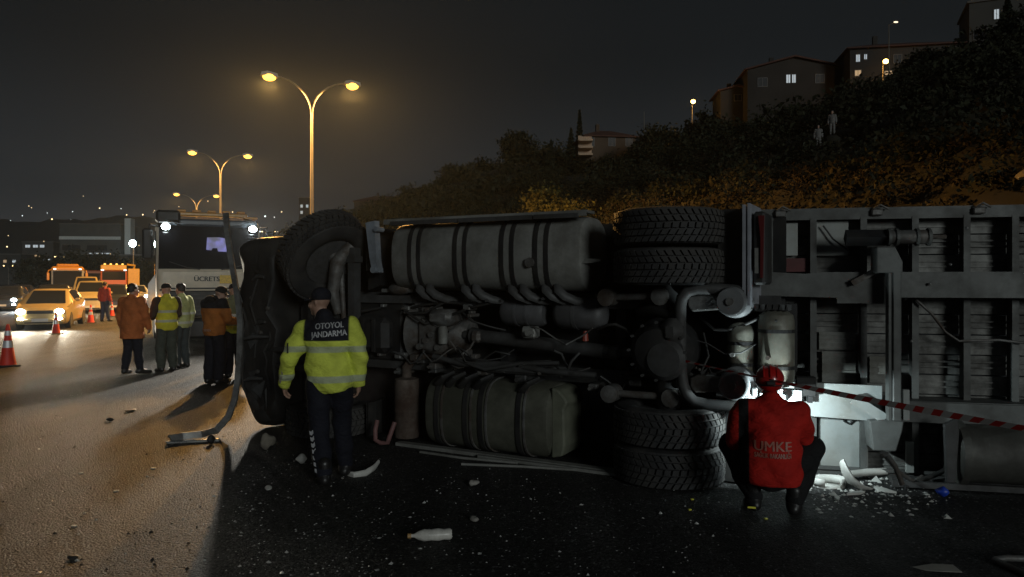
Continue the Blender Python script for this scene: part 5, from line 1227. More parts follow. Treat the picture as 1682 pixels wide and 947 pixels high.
# ================================================================== vehicles
M_lampw = emit('headlamp_warm', (1.0,.90,.68), 45.0)
M_lampc = emit('headlamp_cold', (.80,.97,1.0), 45.0)
M_lampoff = mat('lamp_glass_off', (.35,.36,.37), .15, var=.1)
M_plate = mat('number_plate', (.6,.6,.58), .5, var=.1)
def car(name, label, cat, loc, rotz, col, dims=(1.76,4.3,1.46), van=False, lamps='warm', power=0, group='cars queueing behind the cones', roof_sign=False, aim_dx=0.0, fog=False):
    """front faces -y; body lofted through cross-sections"""
    w, L, hh = dims; t = thing(name, label, cat, loc, rotz, group); W2 = w/2
    M_p = mat('car_paint_%s' % '_'.join('%02d' % int(c*99) for c in col), col, .3, .0, var=.06, coat=.6)
    sh = .62*hh+.06 if not van else .58*hh
    hood = .58*hh if not van else .60*hh
    # stations: y, half-width, shoulder z, top half-width, top z
    ws = .98 if not van else .62
    st = [(0,.80*W2,.42*hh,.74*W2,.46*hh), (.10,.93*W2,.47*hh,.84*W2,.52*hh), (.45,.99*W2,.53*hh,.88*W2,hood*.98), (ws,W2,sh,.88*W2,hood*1.06), (ws+.75,W2,sh+.02,.72*W2,.955*hh), (ws+1.15,W2,sh+.03,.70*W2,hh),
          (L-1.5,W2,sh+.04,.70*W2,.99*hh), (L-.85 if not van else L-.35,W2,sh+.05,.69*W2,.95*hh), (L-.35 if not van else L-.1,.98*W2,sh+.05,.80*W2,sh+.12 if not van else .90*hh), (L,.90*W2,sh-.05,.80*W2,sh if not van else .88*hh)]
    zb = .20; vs = []
    for y, a, zs, b_, zt in st:
        h = [(a*.90,zb),(a*.98,zb+.10),(a,(zb+zs)/2),(a*.985,zs),(b_,zt-.03),(b_*.88,zt),(0,zt+.012)]
        vs += [(x,y,z) for x, z in h] + [(-x,y,z) for x, z in h[-2::-1]]
    n = 13; fs = [(i*n+j,i*n+j+1,(i+1)*n+j+1,(i+1)*n+j) for i in range(len(st)-1) for j in range(n-1)]
    fs += [(i*n+n-1,i*n,(i+1)*n,(i+1)*n+n-1) for i in range(len(st)-1)]+[tuple(range(n)),tuple(range((len(st)-1)*n,len(st)*n))]
    MB().add(vs, fs).obj('body', M_p, t, 32)
    V = lambda i, j: Vector(vs[i*n+j])
    def pane(nm, q, inset=.06):
        c = sum(q, Vector())/4; nrm = (q[1]-q[0]).cross(q[2]-q[0]).normalized()
        if nrm.dot(c-Vector((0,L*.5,.6))) < 0: nrm = -nrm
        p = [v+(c-v)*inset+nrm*.008 for v in q]; p = [v+nrm*.018 for v in p]; p2 = [v-nrm*.05 for v in p]
        MB().add(p+p2, [(0,1,2,3),(4,5,6,7),(0,1,5,4),(1,2,6,5),(2,3,7,6),(3,0,4,7)]).obj(nm, M_glassd, t)
    pane('windscreen', [V(3,5)+Vector((0,.03,.02)), V(3,7)+Vector((0,.03,.02)), V(4,7), V(4,5)], .05)
    for s in (0, 1):
        jj = (3,4) if s == 0 else (9,8)
        for i in (4,5,6): pane('side_window', [V(i,jj[0])+Vector((0,0,.02)), V(i+1,jj[0])+Vector((0,0,.02)), V(i+1,jj[1]), V(i,jj[1])], .09)
    pane('rear_window', [V(7,5), V(7,7), V(8,7), V(8,5)], .1)
    M_l = {'warm': M_lampw, 'cold': M_lampc, 'off': M_lampoff}[lamps]
    for s in (-1, 1):
        zl = .44*hh
        o = MB().box((s*.56*W2,-.03,zl-.06),(s*.90*W2,.22,zl+.09), bev=.03).obj('headlight', M_lampoff, t)
        MB().ell((s*.70*W2,-.035,zl+.015),(.15,.035,.10), 14, 8).obj('headlamp_lens', M_l, o, 60)
        if fog: MB().ell((s*.70*W2,-.05,zl-.26),(.10,.03,.05), 12, 6).obj('fog_lamp', M_l, t, 60)
        if power: light('headlight_beam', 'SPOT', (s*.70*W2,-.12,zl), power, HEAD if lamps == 'warm' else COLD, t, .06, (s*.70*W2+aim_dx,-16,-.35), 95, 1.0)
        m_ = MB().box((s*W2*1.0,ws+.55,sh+.02),(s*(W2+.17),ws+.68,sh+.15), bev=.03).obj('mirror', M_p, t)
        for y in (.80, L-.80):
            wh = MB().lathe([(.18,-.10),(.27,-.11),(.315,-.09),(.32,0),(.315,.09),(.27,.11),(.18,.10)], 24, axis='x', c=(s*(W2-.10),y,.32)).obj('wheel', M_rubber, t, 40)
            MB().lathe([(.03,-.1),(.18,-.095),(.18,.095),(.03,.1)], 20, axis='x', c=(s*(W2-.09),y,.32)).obj('rim', M_rim, wh, 40)
    MB().box((-.86*W2,-.06,.22),(.86*W2,.12,.40), bev=.04).obj('bumper', M_p, t)
    MB().box((-.50*W2,-.035,.44*hh-.07),(.50*W2,.1,.44*hh+.05), bev=.015).obj('grille', M_plastic, t)
    MB().box((-.26,-.075,.30),(.26,-.055,.41)).obj('number_plate', M_plate, t)
    MB().box((-.55*W2,-.072,.235),(.55*W2,-.05,.285)).obj('lower_grille', M_plastic, t)
    if roof_sign: MB().prism([(-.24,hh+.012),(.24,hh+.012),(.19,hh+.15),(-.19,hh+.15)], ws+1.3, ws+1.48).obj('roof_sign', M_p, t)
    return t
YTAXI = (0.50,0.38,0.17)
def gp(px, py): w = G(px, py); return (w.x, w.y, 0)
car('taxi_car', 'yellow taxi saloon with glaring headlights, front of the queue', 'taxi', gp(66, 541), ROADROT-R(8), YTAXI, (1.78,4.4,1.50), power=800, roof_sign=False, aim_dx=1.0, fog=True)
car('parked_car', 'dark car with cold white headlights, cut by the picture edge', 'car', gp(2, 511), ROADROT-R(6), (.03,.032,.036), (1.8,4.4,1.48), lamps='cold', power=260, fog=True)
car('parked_car', 'dark saloon with no lights directly behind the front taxi', 'car', gp(86, 520), ROADROT, (.02,.02,.022), (1.8,4.5,1.62), lamps='off')
car('taxi_van', 'tall yellow taxi van behind the second cone', 'taxi', gp(147, 514), ROADROT-R(4), YTAXI, (1.80,4.3,1.80), van=True, power=90, aim_dx=.5)
car('parked_car', 'dark car with one dazzling headlamp behind the red-jacketed person', 'car', gp(186, 513), ROADROT-R(4), (.035,.04,.045), (1.75,4.2,1.60), lamps='cold', power=80, aim_dx=.5)
car('taxi_car', 'yellow taxi farthest back beside the orange coat', 'taxi', gp(206, 509), ROADROT, YTAXI, (1.75,4.3,1.46), lamps='off')
car('taxi_van', 'second yellow van, only its roof showing over the first', 'taxi', gp(142, 503), ROADROT, YTAXI, (1.82,4.4,2.1), van=True, lamps='off')

car('parked_car', 'far car with paired warm headlights beyond the cut-off dark car', 'car', gp(34, 497), ROADROT, (.05,.05,.055), (1.75,4.2,1.46), lamps='warm')
car('parked_car', 'far car with paired cold headlights between the bus and taxi', 'car', gp(84, 493), ROADROT, (.12,.12,.12), (1.75,4.2,1.46), lamps='cold')
car('parked_car', 'silver car with warm headlights behind the orange coat', 'car', gp(226, 500), ROADROT, (.25,.25,.25), (1.75,4.2,1.46), lamps='warm')

def big_vehicle_wheels(t, W2, ys, r=.5):
    for y in ys:
        for s in (-1, 1):
            wh = MB().lathe([(.28,-.15),(.42,-.16),(r-.02,-.14),(r,0),(r-.02,.14),(.42,.16),(.28,.15)], 26, axis='x', c=(s*(W2-.17),y,r)).obj('wheel', M_rubber, t, 40)
            MB().lathe([(.05,-.12),(.28,-.13),(.28,.13),(.05,.12)], 20, axis='x', c=(s*(W2-.16),y,r)).obj('rim', M_rim, wh, 40)
# ---- bus
w = gp(111, 0+460+F*H/64)
t = thing('coach_bus', 'orange-trimmed coach bus with big dark windscreen in the queue', 'bus', w, ROADROT, None)
M_bus = mat('bus_white', (.55,.50,.40), .35, var=.08, coat=.4); M_or = mat('bus_orange', (.62,.27,.03), .35, var=.08, coat=.4)
MB().box((-1.22,.06,.35),(1.22,10.5,2.95), bev=.12).obj('body', M_bus, t)
o = MB().box((-1.24,.0,2.62),(1.24,10.4,3.05), bev=.14).obj('roof', M_or, t)
MB().box((-.85,.3,3.05),(.85,3.2,3.28), bev=.09).obj('roof_unit', M_or, o)
MB().box((-1.08,-.02,1.25),(1.08,.07,2.68), bev=.05).obj('windscreen', M_glassd, t)
MB().box((-1.24,.02,.3),(1.24,.2,.75), bev=.06).obj('bumper', M_or, t)
for s in (-1, 1):
    for k in range(6): MB().box((s*1.2,.9+1.5*k,1.5),(s*1.232,2.25+1.5*k,2.5)).obj('side_window', M_glassd, t)
    MB().tube([(s*1.2,.0,2.75),(s*1.42,-.25,2.7),(s*1.45,-.28,2.45)], .04, 8).box((s*1.34,-.36,1.85),(s*1.54,-.2,2.5), bev=.04).obj('mirror', M_or, t)
    MB().box((s*.75,-.0,.82),(s*1.1,.05,1.0), bev=.02).obj('headlight', M_lampoff, t)
    MB().ell((s*.95,-.02,2.82),(.12,.05,.06)).obj('marker_lamp', emit('marker_white', (.9,.95,1), 2.2), t)
big_vehicle_wheels(t, 1.22, (2.2, 8.2))
# ---- orange lorry
w = gp(187, 460+F*H/70)
t = thing('orange_lorry', 'orange road-works lorry with high beacon frame in the queue', 'truck', w, ROADROT)
M_lor = mat('lorry_orange', (.55,.12,.03), .4, var=.1, coat=.3); M_lory = mat('lorry_yellow', (.62,.34,.03), .4, var=.1)
MB().box((-1.12,0,.55),(1.12,2.0,2.75), bev=.10).obj('cab', M_lor, t)
MB().box((-1.0,-.02,1.85),(1.0,.06,2.72), bev=.04).obj('windscreen', M_glassd, t)
o = MB().box((-1.1,.2,2.80),(1.1,1.2,3.32), bev=.06).obj('beacon_frame', M_lory, t)
for k in range(4): MB().lathe([(.1,3.32),(.1,3.42),(.05,3.47)], 12, c=(-.75+.5*k,.5,0)).obj('beacon', emit('amber_beacon', (1,.55,.08), 1.6), o)
for s in (-1, 1): MB().ell((s*.95,-.02,2.82),(.14,.05,.07)).obj('marker_lamp', emit('marker_white', (.9,.95,1), 2.2), t)
MB().box((-1.2,2.2,.9),(1.2,7.2,1.1)).box((-1.2,2.2,1.1),(-1.14,7.2,1.9)).box((1.14,2.2,1.1),(1.2,7.2,1.9)).box((-1.14,2.2,1.1),(1.14,2.26,2.3)).obj('tipper_body', M_lory, t)
MB().box((1.25,1.8,.6),(2.3,2.3,3.0), bev=.05).tube([(1.8,2,3.0),(1.9,2.0,3.3),(1.2,2.1,3.4)], .1, 8).obj('crane_arm', M_lory, t)
MB().box((-1.14,-.06,.45),(1.14,.2,.95), bev=.06).obj('bumper', M_lor, t)
for s in (-1, 1): MB().box((s*.7,-.08,.62),(s*1.05,-.04,.8), bev=.02).obj('headlight', M_lampoff, t)
big_vehicle_wheels(t, 1.15, (1.0, 5.5))
t = thing('dark_lorry', 'dark lorry nose between the bus and the orange lorry', 'truck', gp(155, 460+F*H/78), ROADROT)
MB().box((-1.1,0,.5),(1.1,6,2.9), bev=.1).obj('body', mat('maroon_paint', (.10,.03,.025), .5), t); MB().box((-.95,-.02,1.6),(.95,.05,2.6), bev=.04).obj('windscreen', M_glassd, t)
MB().box((-1.1,-.06,.4),(1.1,.15,.8), bev=.05).obj('bumper', M_plastic, t); big_vehicle_wheels(t, 1.1, (1.0, 4.8))

# ---- white recovery truck
wt = thing('recovery_truck', 'white truck with roof work lights facing us behind the group of people', 'truck', gp(346, 460+F*H/18.6), ROADROT-R(3))
def wp(b, n, m, s=None, parent=None): return b.obj(n, m, parent or wt, s)
M_wt = mat('truck_white', (.66,.57,.44), .4, var=.06, coat=.3, dirt=((.42,.38,.32), .4))
W2 = 1.24
sec = []; N = 28
for y, dx, z0, z1, r in ((-.02,.10,.95,2.05,.1), (.03,.03,.9,2.1,.12), (.35,.0,.9,3.38,.16), (.6,.0,.9,3.46,.18), (2.1,.0,.9,3.46,.18), (2.2,.06,1.0,3.3,.2)):
    sec.append([(u, y if v < 2.15 else y+.0, v) for u, v in rring(-W2+dx, W2-dx, z0, z1, r)])
vs = [p for s_ in sec for p in s_]; fs = [(i*N+j,i*N+(j+1)%N,(i+1)*N+(j+1)%N,(i+1)*N+j) for i in range(len(sec)-1) for j in range(N)]+[tuple(range(N)),tuple(range((len(sec)-1)*N,len(sec)*N))]
wp(MB().add(vs, fs), 'cab', M_wt, 35)
def quadbox(nm, q, nrm, th, m):
    nrm = Vector(nrm).normalized(); p = [Vector(v)+nrm*.01 for v in q]; p2 = [v-nrm*th for v in p]
    return wp(MB().add(p+p2, [(0,1,2,3),(4,5,6,7),(0,1,5,4),(1,2,6,5),(2,3,7,6),(3,0,4,7)]), nm, m)
ws = quadbox('windscreen', [(-1.20,.0,2.13),(1.20,.0,2.13),(1.18,.25,3.22),(-1.18,.25,3.22)], (0,-1.03,.25), .08, glass('windscreen_glass', (.012,.012,.014), .08))
wp(MB().box((-1.16,.16,3.22),(1.16,.34,3.40), bev=.05), 'sun_visor', mat('visor_grey', (.07,.085,.10), .4))
wp(MB().box((-1.05,-.06,1.62),(1.05,.0,1.655)), 'panel_seam', M_plastic)
vs2, fs2 = text_mesh('ÜCRETSİZ', .17, .006, 1.0)
MB().add([(x+.0,-.045-.0015*(i*3//len(vs2)),z+1.87) for i, (x, z) in enumerate(vs2)], fs2).obj('lettering', mat('black_lettering', (.012,.012,.014), .5), wt)
MB().box((.21,-.06,1.76),(.50,-.05,1.97)).obj('yellow_sticker', mat('yellow_sticker', (.65,.42,.05), .5, var=.4, scale=30), wt)
gr = wp(MB().box((-1.05,-.05,.92),(1.05,.02,1.58), bev=.03), 'grille', M_plastic)
for k in range(6): MB().box((-1.0,-.075,.97+.10*k),(1.0,-.05,1.0+.10*k)).obj('grille_slat', M_frame, gr)
for s in (.95, 1.25): wp(MB().box((.05,-.085,s),(.12,-.055,s+.02)), 'badge', M_chrome)
bm_ = wp(MB().box((-1.24,-.12,.38),(1.24,.25,.86), bev=.06), 'bumper', mat('dark_bumper', (.04,.04,.042), .5, var=.2))
for s in (-1, 1):
    o = wp(MB().box((s*.72,-.14,.52),(s*1.16,-.10,.74), bev=.02), 'headlight', M_lampoff)
    ml = wp(MB().tube([(s*1.18,.25,3.2),(s*1.38,.05,3.22),(s*1.42,.0,3.0)], .03, 8), 'mirror_arm', M_plastic)
    wp(MB().box((s*1.32,-.06,2.35),(s*1.56,.10,3.12), bev=.05), 'mirror', M_plastic)
    wp(MB().box((s*W2-.012 if s > 0 else s*W2-.02,.75,1.9),(s*W2+.02 if s > 0 else s*W2+.012,1.7,3.1), bev=.004), 'side_window', M_glassd)
    wp(MB().box((s*1.05,.3,.45),(s*1.25,1.9,.9), bev=.05), 'step', M_plastic)
    f = wp(MB().box((s*.93,.08,3.10),(s*1.13,.26,3.26), bev=.03), 'work_lamp', M_plastic)
    MB().ell((s*1.03,.07,3.18),(.10,.03,.08), 14, 8).obj('work_lamp_lens', emit('work_lamp_lens', (.85,.97,1), 60), f, 60)
    wp(MB().tube([(s*.25,-.03,2.12),(s*.55,-.06,2.16),(s*.95,.02,2.3)], .012, 6), 'wiper', M_plastic)
light('work_light', 'SPOT', (1.03,-.12,3.18), 1800, (1.0,.93,.80), wt, .12, (2.0,-12,0), 150, .8)
light('work_light', 'SPOT', (-1.03,-.12,3.18), 60, (1.0,.95,.85), wt, .05, (-1.5,-12,0), 150, .8)
wp(MB().box((-1.26,-.12,3.28),(-.70,.3,3.58), bev=.06), 'roof_air_horn', M_plastic)
bb = wp(MB().box((-.85,.5,3.50),(.95,.75,3.60), bev=.03), 'light_bar', mat('amber_bar', (.50,.26,.05), .3))
for k in range(5): MB().box((-.75+.36*k,.48,3.6),(-.55+.36*k,.77,3.66), bev=.02).obj('beacon', M_or, bb)
wp(MB().box((.85,.4,3.46),(1.2,.7,3.52), bev=.02), 'roof_marker', M_or)
CABLIT = emit('cab_glow', (.26,.24,.90), .3); _n = CABLIT.node_tree.nodes; _l = CABLIT.node_tree.links
_t = _n.new('ShaderNodeTexCoord'); _z = _n.new('ShaderNodeTexNoise'); _z.inputs['Scale'].default_value = 5.5; _r = _n.new('ShaderNodeMapRange'); _r.inputs['From Min'].default_value = .35; _r.inputs['From Max'].default_value = .65; _r.inputs['To Min'].default_value = .06; _r.inputs['To Max'].default_value = .42
_l.new(_t.outputs['Object'], _z.inputs['Vector']); _l.new(_z.outputs['Fac'], _r.inputs['Value']); _l.new(_r.outputs[0], _n['Principled BSDF'].inputs['Emission Strength'])
wp(MB().prism([(-.10,2.62),(.02,2.60),(.05,2.66),(.16,2.66),(.18,2.58),(.45,2.57),(.46,2.90),(.20,2.94),(-.08,2.93)], .03, .05), 'cab_glow_patch', CABLIT)  # glowing patch imitates the purple-lit cab interior seen through the glass
wp(MB().box((-.8,.5,2.2),(-.3,.7,2.95), bev=.1), 'seat', M_plastic)
wp(MB().ell((-1.18,-.02,1.35),(.05,.05,.07)), 'indicator', emit('amber_indicator', (1,.42,.05), 14))
wp(MB().box((-1.22,2.35,.75),(1.22,8.6,1.0)).box((-1.1,2.35,1.0),(1.1,3.2,2.9), bev=.04), 'load_bed', mat('bed_grey', (.2,.2,.2), .6))
wp(MB().box((-.5,2.3,.5),(.5,8.4,.75)), 'chassis', M_black)
big_vehicle_wheels(wt, 1.24, (1.15, 5.6, 6.9))
wp(MB().prism([(-1.30,1.1),(-1.26,1.2),(-1.26,2.0),(-1.42,1.75),(-1.46,1.2)], .1, .2), 'door_edge', M_white)

# ================================================================== cones
M_cone = mat('cone_red', (.62,.035,.018), .5, var=.12); M_coneb = mat('cone_base', (.035,.033,.032), .7)
cone0 = None
for px, py, s, tilt, lab in ((13, 601, 1.0, 0, 'tall red traffic cone nearest us, by the picture edge'), (92, 548, .85, 0, 'red traffic cone in front of the yellow taxi bumper'), (149, 530, .88, 0, 'red traffic cone in front of the yellow taxi van'), (184, 519, .8, 0, 'farthest red traffic cone, behind the orange coat')):
    if cone0 is None:
        cone0 = t = thing('traffic_cone', lab, 'traffic cone', (0,0,0), 0, 'red traffic cones')
        MB().lathe([(.165,.03),(.15,.06),(.032,.88),(.0205,.90)], 24).obj('cone_body', M_cone, t, 40)
        MB().lathe([(.1052,.40),(.0838,.55)], 24).obj('reflective_band', M_refl, t); MB().lathe([(.0685,.66),(.0535,.76)], 24).obj('reflective_band', M_refl, t)
        MB().box((-.21,-.21,.0),(.21,.21,.035), bev=.015).obj('cone_base', M_coneb, t)
    else: t = copy_tree(cone0)
    t['label'] = lab; t.location = gp(px, py); t.scale = (s,)*3; t.rotation_euler = (0, 0, .3*px)

# ================================================================== wreckage on the road
# bent rail hanging from the cab front and curling onto the asphalt
pts = []
for px, py, d in ((371,350,9.35),(374,385,9.3),(379,420,9.25),(385,455,9.2),(391,490,9.1),(395,530,9.0),(394,575,8.95),(391,620,8.9),(386,655,8.85),(375,685,8.75),(355,707,8.62),(330,719,8.45),(300,725,8.35),(279,729,8.22)): pts.append(W(px, py, d))
vs = []; fs = []
for i, p in enumerate(pts):
    tg = (pts[min(i+1, len(pts)-1)]-pts[max(i-1, 0)]).normalized(); sd = tg.cross(Vector((.15,1,.1))).normalized(); nn = tg.cross(sd)
    if p.z < .06: p.z = .06
    for u, v in ((-.034,.02),(-.034,-.012),(-.012,-.02),(.0,-.004),(.012,-.02),(.034,-.012),(.034,.02)): vs.append(p+sd*u*(1.0 if i < 9 else 1.15)+nn*v)
for i in range(len(pts)-1): fs += [(i*7+j,i*7+(j+1)%7,(i+1)*7+(j+1)%7,(i+1)*7+j) for j in range(7)]
fs += [tuple(range(7)), tuple(range((len(pts)-1)*7, len(pts)*7))]
tag(MB().add(vs, fs).obj('bent_rail', mat('scraped_rail', (.45,.44,.42), .3, .7, var=.35, scale=8, dirt=((.06,.055,.05), .7)), None, 30), 'long bent metal rail leaning on the cab front and curling onto the road', 'metal rail')
w = G(318, 727); tag(MB().box((-.28,-.03,.004),(.28,.03,.035), bev=.008).box((-.3,.05,.004),(.1,.075,.02)).obj('trim_strip', M_chrome, None, None, w, R(14)), 'flat scraped trim strip lying at the curl of the bent rail', 'metal strip')
def curved(name, label, pix, r, m, lift=.0, flat=1.0):
    pts = []
    for px, py, z in pix:
        Y = F*(H-z)/(py-HY); pts.append(Vector(((px-CX)/F*Y, Y, z)))
    return tag(MB().tube(pts, r, 10, sy=flat).obj(name, m, None, 50), label, 'debris')
M_wp = mat('white_plastic', (.60,.59,.55), .45, var=.12, dirt=((.25,.23,.2), .5))
curved('fender_strip', 'curved white fender strip on the road beside the officer', [(566,776,.02),(582,780,.02),(600,777,.025),(614,768,.03),(622,758,.05)], [.018,.03,.032,.03,.022], M_wp, flat=.6)
curved('white_fender', 'curved white fender piece upright in the torch light', [(1383,758,.24),(1388,772,.18),(1398,789,.10),(1415,800,.05),(1432,803,.03)], [.04,.055,.055,.04,.015], M_wp, flat=.5)
curved('white_bar', 'straight white bar behind the curved fender piece', [(1396,778,.06),(1425,775,.06),(1455,774,.06)], [.03,.034,.034], M_wp)
for px, py, rz, L_, lab in ((1405, 812, .4, .10, 'pale angular shard below the curved fender'), (1375, 820, 1.3, .07, 'small pale shard nearest the rescuer'), (1450, 806, 2.2, .12, 'long pale shard at the edge of the torch light')):
    w = G(px, py); q = MB().prism([(-L_,0),(-L_*.3,L_*.35),(L_*.9,L_*.15),(L_,-.1*L_),(.1*L_,-L_*.3)], .004, .022, 'xy').obj('plastic_shard', M_wp, None, None, w, rz); tag(q, lab, 'debris')
w = G(1362, 799); b = MB()
for k in range(13):
    a = R(-60+300*k/12); a2 = R(-60+300*(k+1)/12)
    if k < 12: b.add([(.14*math.cos(a),.09*math.sin(a),.01),(.14*math.cos(a2),.09*math.sin(a2),.01),(.15*math.cos(a2),.10*math.sin(a2),.085),(.15*math.cos(a),.10*math.sin(a),.085)], [(0,1,2,3)])
b.add([(.14*math.cos(R(30*k)),.09*math.sin(R(30*k)),.012) for k in range(12)], [tuple(range(12))])
o = b.obj('broken_bowl', M_wp, None, 50, w); sm = o.modifiers.new('solid', 'SOLIDIFY'); sm.thickness = .012; tag(o, 'broken white lamp bowl beside the crouching rescuer', 'debris')
for pix, r, lab in (([(1455,745,.42),(1470,765,.28),(1482,795,.12)], .022, 'bent grey strut leaning on the trailer end'), ([(1448,742,.40),(1476,775,.2),(1500,790,.06)], .018, 'crossed grey strut beside the bent one'), ([(1490,792,.03),(1505,790,.05),(1515,783,.07)], .02, 'short bent tube end below the struts'), ([(1485,800,.02),(1540,778,.10),(1580,758,.2)], .022, 'dark rubber hose trailing to the drum')):
    curved('broken_strut', lab, pix, r, M_steel if 'rubber' not in lab else M_plastic)
# loose objects
def rag(name, label, px, py, size, m, cat='debris', seed=1, flat=.35):
    rr = random.Random(seed); b = MB(); b.ell((0,0,0),(size,size*.62,size*flat), 14, 8)
    b.v = [(x*(1+.16*math.sin(4*y/size+seed)+.07*math.sin(11*z/size)), y*(1+.14*math.sin(5*z/size+2*seed)+.08*math.sin(9*x/size+seed)), z*(1+.35*math.sin(3*x/size+seed)*math.cos(3*y/size)+.12*math.sin(9*x/size))) for x, y, z in b.v]
    mz = min(v[2] for v in b.v); b.v = [(x,y,z-mz+.002) for x, y, z in b.v]
    w = G(px, py); return tag(b.obj(name, m, None, 60, w, seed*1.7), label, cat)
t = thing('plastic_bottle', 'crumpled pale plastic bottle lying in the dark foreground', 'bottle', G(706, 888), R(8))
MB().lathe([(.012,-.16),(.013,-.13),(.03,-.10),(.042,-.06),(.038,-.01),(.043,.04),(.036,.08),(.04,.12),(.03,.135)], 16, axis='x', c=(.02,0,.042)).obj('bottle_body', mat('milky_plastic', (.62,.60,.55), .35, var=.25, scale=15), t, 50)
MB().lathe([(.017,-.175),(.017,-.15)], 12, axis='x', c=(.02,0,.042)).obj('bottle_cap', mat('orange_cap', (.5,.3,.12), .5), t)
rag('crumpled_paper', 'crumpled white paper ball near the officer’s feet', 495, 762, .05, M_wp, seed=2, flat=.8)
rag('torn_rag', 'pale torn scrap in front of the truck shadow', 441, 806, .05, M_wp, seed=3)
rag('torn_rag', 'curled beige scrap in the middle of the dark road', 778, 798, .055, mat('beige_scrap', (.32,.30,.27), .7), seed=4, flat=.5)
rag('torn_rag', 'small twisted scrap below the beige one', 779, 856, .05, MATS['beige_scrap'], seed=5, flat=.4)
rag('broken_block', 'pale broken block under the corner of the cab', 440, 738, .09, mat('pale_block', (.17,.15,.12), .9, var=.4, bump=.5, bscale=30), seed=6, flat=.9)
rag('blue_bag', 'small blue plastic scrap below the trailer drum', 1547, 816, .05, mat('blue_plastic', (.02,.06,.45), .4), seed=7, flat=.7)
rag('grey_clod', 'dark clod near the curled rail', 347, 729, .05, M_black, seed=8, flat=.8)
rag('dark_scrap', 'dark scrap on the lit road ahead of the cab shadow', 180, 692, .06, M_black, seed=9)
rag('dark_scrap', 'dark twisted scrap beside the people’s shadows', 215, 676, .09, M_black, seed=10, flat=.2)
rag('dark_scrap', 'small dark scrap low on the brown lit road', 120, 918, .04, M_black, seed=11)
for px, py, lab, sz in ((191, 807, 'small bluish-white chip in the middle of the lit road', .022), (133, 778, 'white chip left of the bluish one', .02), (252, 770, 'flat pale chip near the shadow edge', .024), (122, 865, 'white chip low on the lit road', .02)):
    w = G(px, py); tag(MB().box((-sz,-sz*.7,.002),(sz,sz*.7,.012), bev=.003).obj('plastic_chip', M_wp, None, None, w, px*.1), lab, 'debris')
for px, py, lab in ((1137, 821, 'yellow road reflector chip below the rear tyres'), (1133, 838, 'dull reflector chip under the yellow one'), (1258, 853, 'pale reflector chip by the rescuer’s heel')):
    w = G(px, py); tag(MB().box((-.013,-.012,.002),(.013,.012,.012), bev=.003).obj('reflector_chip', MATS['yellow_reflector'], None, None, w, .2), lab, 'debris')
w = G(1538, 934); b = MB(); b.add([(-.14,.03,.006),(-.09,-.03,.005),(.0,-.07,.012),(.12,-.075,.006),(.135,.035,.01),(.0,.045,.016)], [(0,1,2,5),(5,2,3,4)])
o = b.obj('paper_sheet', mat('dull_paper', (.34,.33,.29), .8, var=.12), None, None, w, R(4)); o.modifiers.new('solid', 'SOLIDIFY').thickness = .003; tag(o, 'flat torn sheet of paper at the bottom of the picture', 'paper')
w = G(1668, 930); b = MB(); b.tube([(-.10,.06,.02),(.0,.09,.02),(.4,.05,.02)], .022, 8); b.tube([(-.10,.06,.02),(-.04,-.25,.02)], .02, 8)
tag(b.obj('metal_bracket', M_steel, None, 50, w), 'angled metal bracket in the bottom corner', 'metal bracket')
for pix, lab in (([(690,742,.02),(760,752,.02),(850,760,.02)], 'long thin pale strip at the foot of the lower tank'), ([(758,762,.012),(860,766,.012),(985,774,.012)], 'second thin strip lying ahead of the lower tank')):
    curved('metal_strip', lab, pix, .014, M_alu)
# glass crumbs and grit too many to count
def crumbs(name, label, n, boxes, m, smin, smax):
    b = MB(); rr = random.Random(5)
    for _ in range(n):
        x0, y0, x1, y1 = rr.choice(boxes); w = G(rr.uniform(x0, x1), rr.uniform(y0, y1)); s = rr.uniform(smin, smax)*(2.0 if rr.random() < .06 else 1)
        a = rr.uniform(0, 6.28); c, q = math.cos(a)*s, math.sin(a)*s; hgt = s*rr.uniform(.3, 1.0)
        b.add([(w.x-c,w.y-q,.001),(w.x+q,w.y-c,.001),(w.x+c,w.y+q,.001),(w.x-q*.8,w.y+c*.7,.001),(w.x+c*.2,w.y+q*.3,hgt)], [(0,1,4),(1,2,4),(2,3,4),(3,0,4)])
    return tag(b.obj(name, m), label, 'debris', kind='stuff')
crumbs('glass_crumbs', 'bright crumbs of broken glass and plastic strewn on the road', 1000, [(380,740,640,947),(380,760,900,947),(60,640,330,800),(700,780,1200,947),(1320,790,1560,830),(60,700,440,947)], mat('glass_crumb', (.50,.50,.48), .25, var=.3), .003, .011)
crumbs('dark_grit', 'dark grit and small rubble on the lit part of the road', 420, [(60,640,420,760),(300,700,470,770),(0,760,350,947)], M_black, .004, .012)
crumbs('torchlit_rubble', 'pale shards heaped under the trailer in the torch light', 170, [(1325,770,1500,815),(1340,780,1560,850)], M_wp, .006, .028)

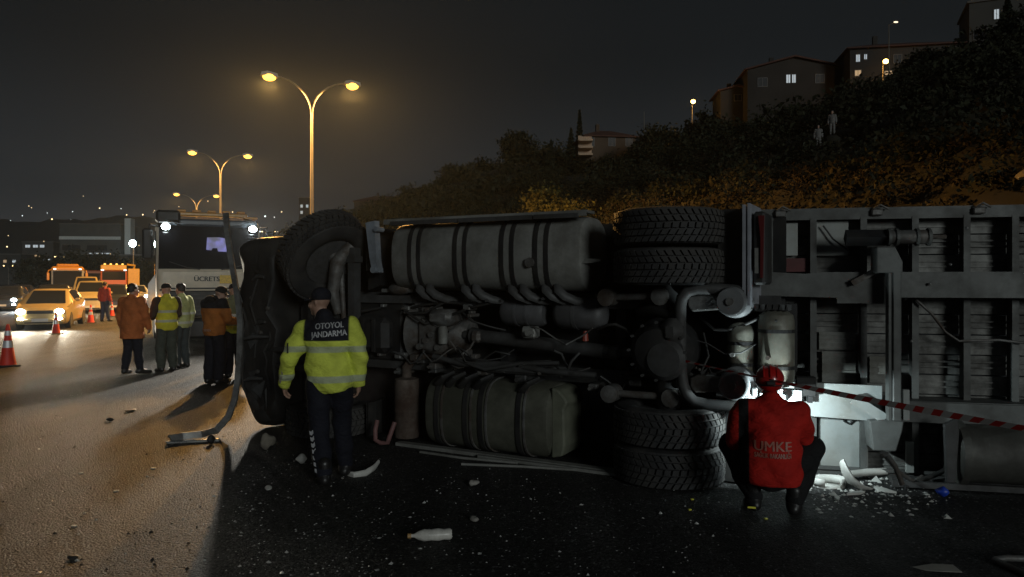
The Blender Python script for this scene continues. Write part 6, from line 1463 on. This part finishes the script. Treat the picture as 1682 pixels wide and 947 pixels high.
# ================================================================== barrier tape
p0 = Vector(TF.at(1122, 592, -.26)); a = R(-28.3); p0 = Vector((1.42+p0.x*math.cos(a)-p0.y*math.sin(a), 6.85+p0.x*math.sin(a)+p0.y*math.cos(a), p0.z))
p1 = W(1682, 703, 4.35); p2 = p1+(p1-p0)*.42; p2.z = .93
N_ = 64; b = MB()
def tape_pt(s):
    p = p0.lerp(p2, s); p.z -= .10*4*s*(1-s)*.35; return p
for k in range(N_):
    s0, s1 = k/N_, (k+1)/N_; A, B_ = tape_pt(s0), tape_pt(s1)
    def edge(s): tw = .5+.75*math.sin(s*9)*(1-s)+ .15*math.sin(s*31); wd = .021*min(1, (.62+.9*s)); return Vector((math.sin(tw)*.35, -math.sin(tw), math.cos(tw)))*wd
    e0, e1 = edge(s0), edge(s1); b.cur = k % 2
    sl = (B_-A)*.35
    b.add([A-e0, B_-e1, B_+e1+sl, A+e0+sl], [(0,1,2,3)])
o = b.obj('barrier_tape', [mat('tape_red', (.42,.03,.025), .4, var=.1), mat('tape_white', (.42,.40,.38), .4, var=.1)])
tag(o, 'red and white barrier tape stretched from the truck axle past the rescuer', 'tape')
t = thing('tape_post', 'slim metal post holding the far end of the barrier tape', 'post', (p2.x+.02, p2.y, 0))
MB().lathe([(.018,.02),(.018,1.05)], 10).obj('rod', M_steel, t); MB().lathe([(.16,.0),(.16,.02),(.03,.05)], 18).obj('foot', M_plastic, t)

# ================================================================== night air
hz = MB().box((-420,-30,-1.2),(160,470,62)).obj('haze', None)
hz.data.materials.clear()
hm = bpy.data.materials.new('haze'); hm.use_nodes = True; n = hm.node_tree.nodes; n.clear()
ho = n.new('ShaderNodeOutputMaterial'); pv = n.new('ShaderNodeVolumePrincipled'); pv.inputs['Color'].default_value = (.75,.88,1,1); pv.inputs['Density'].default_value = HAZE; pv.inputs['Anisotropy'].default_value = .72
hm.node_tree.links.new(pv.outputs[0], ho.inputs['Volume']); hz.data.materials.append(hm)
tag(hz, 'thin night haze over the motorway', 'haze', kind='stuff')
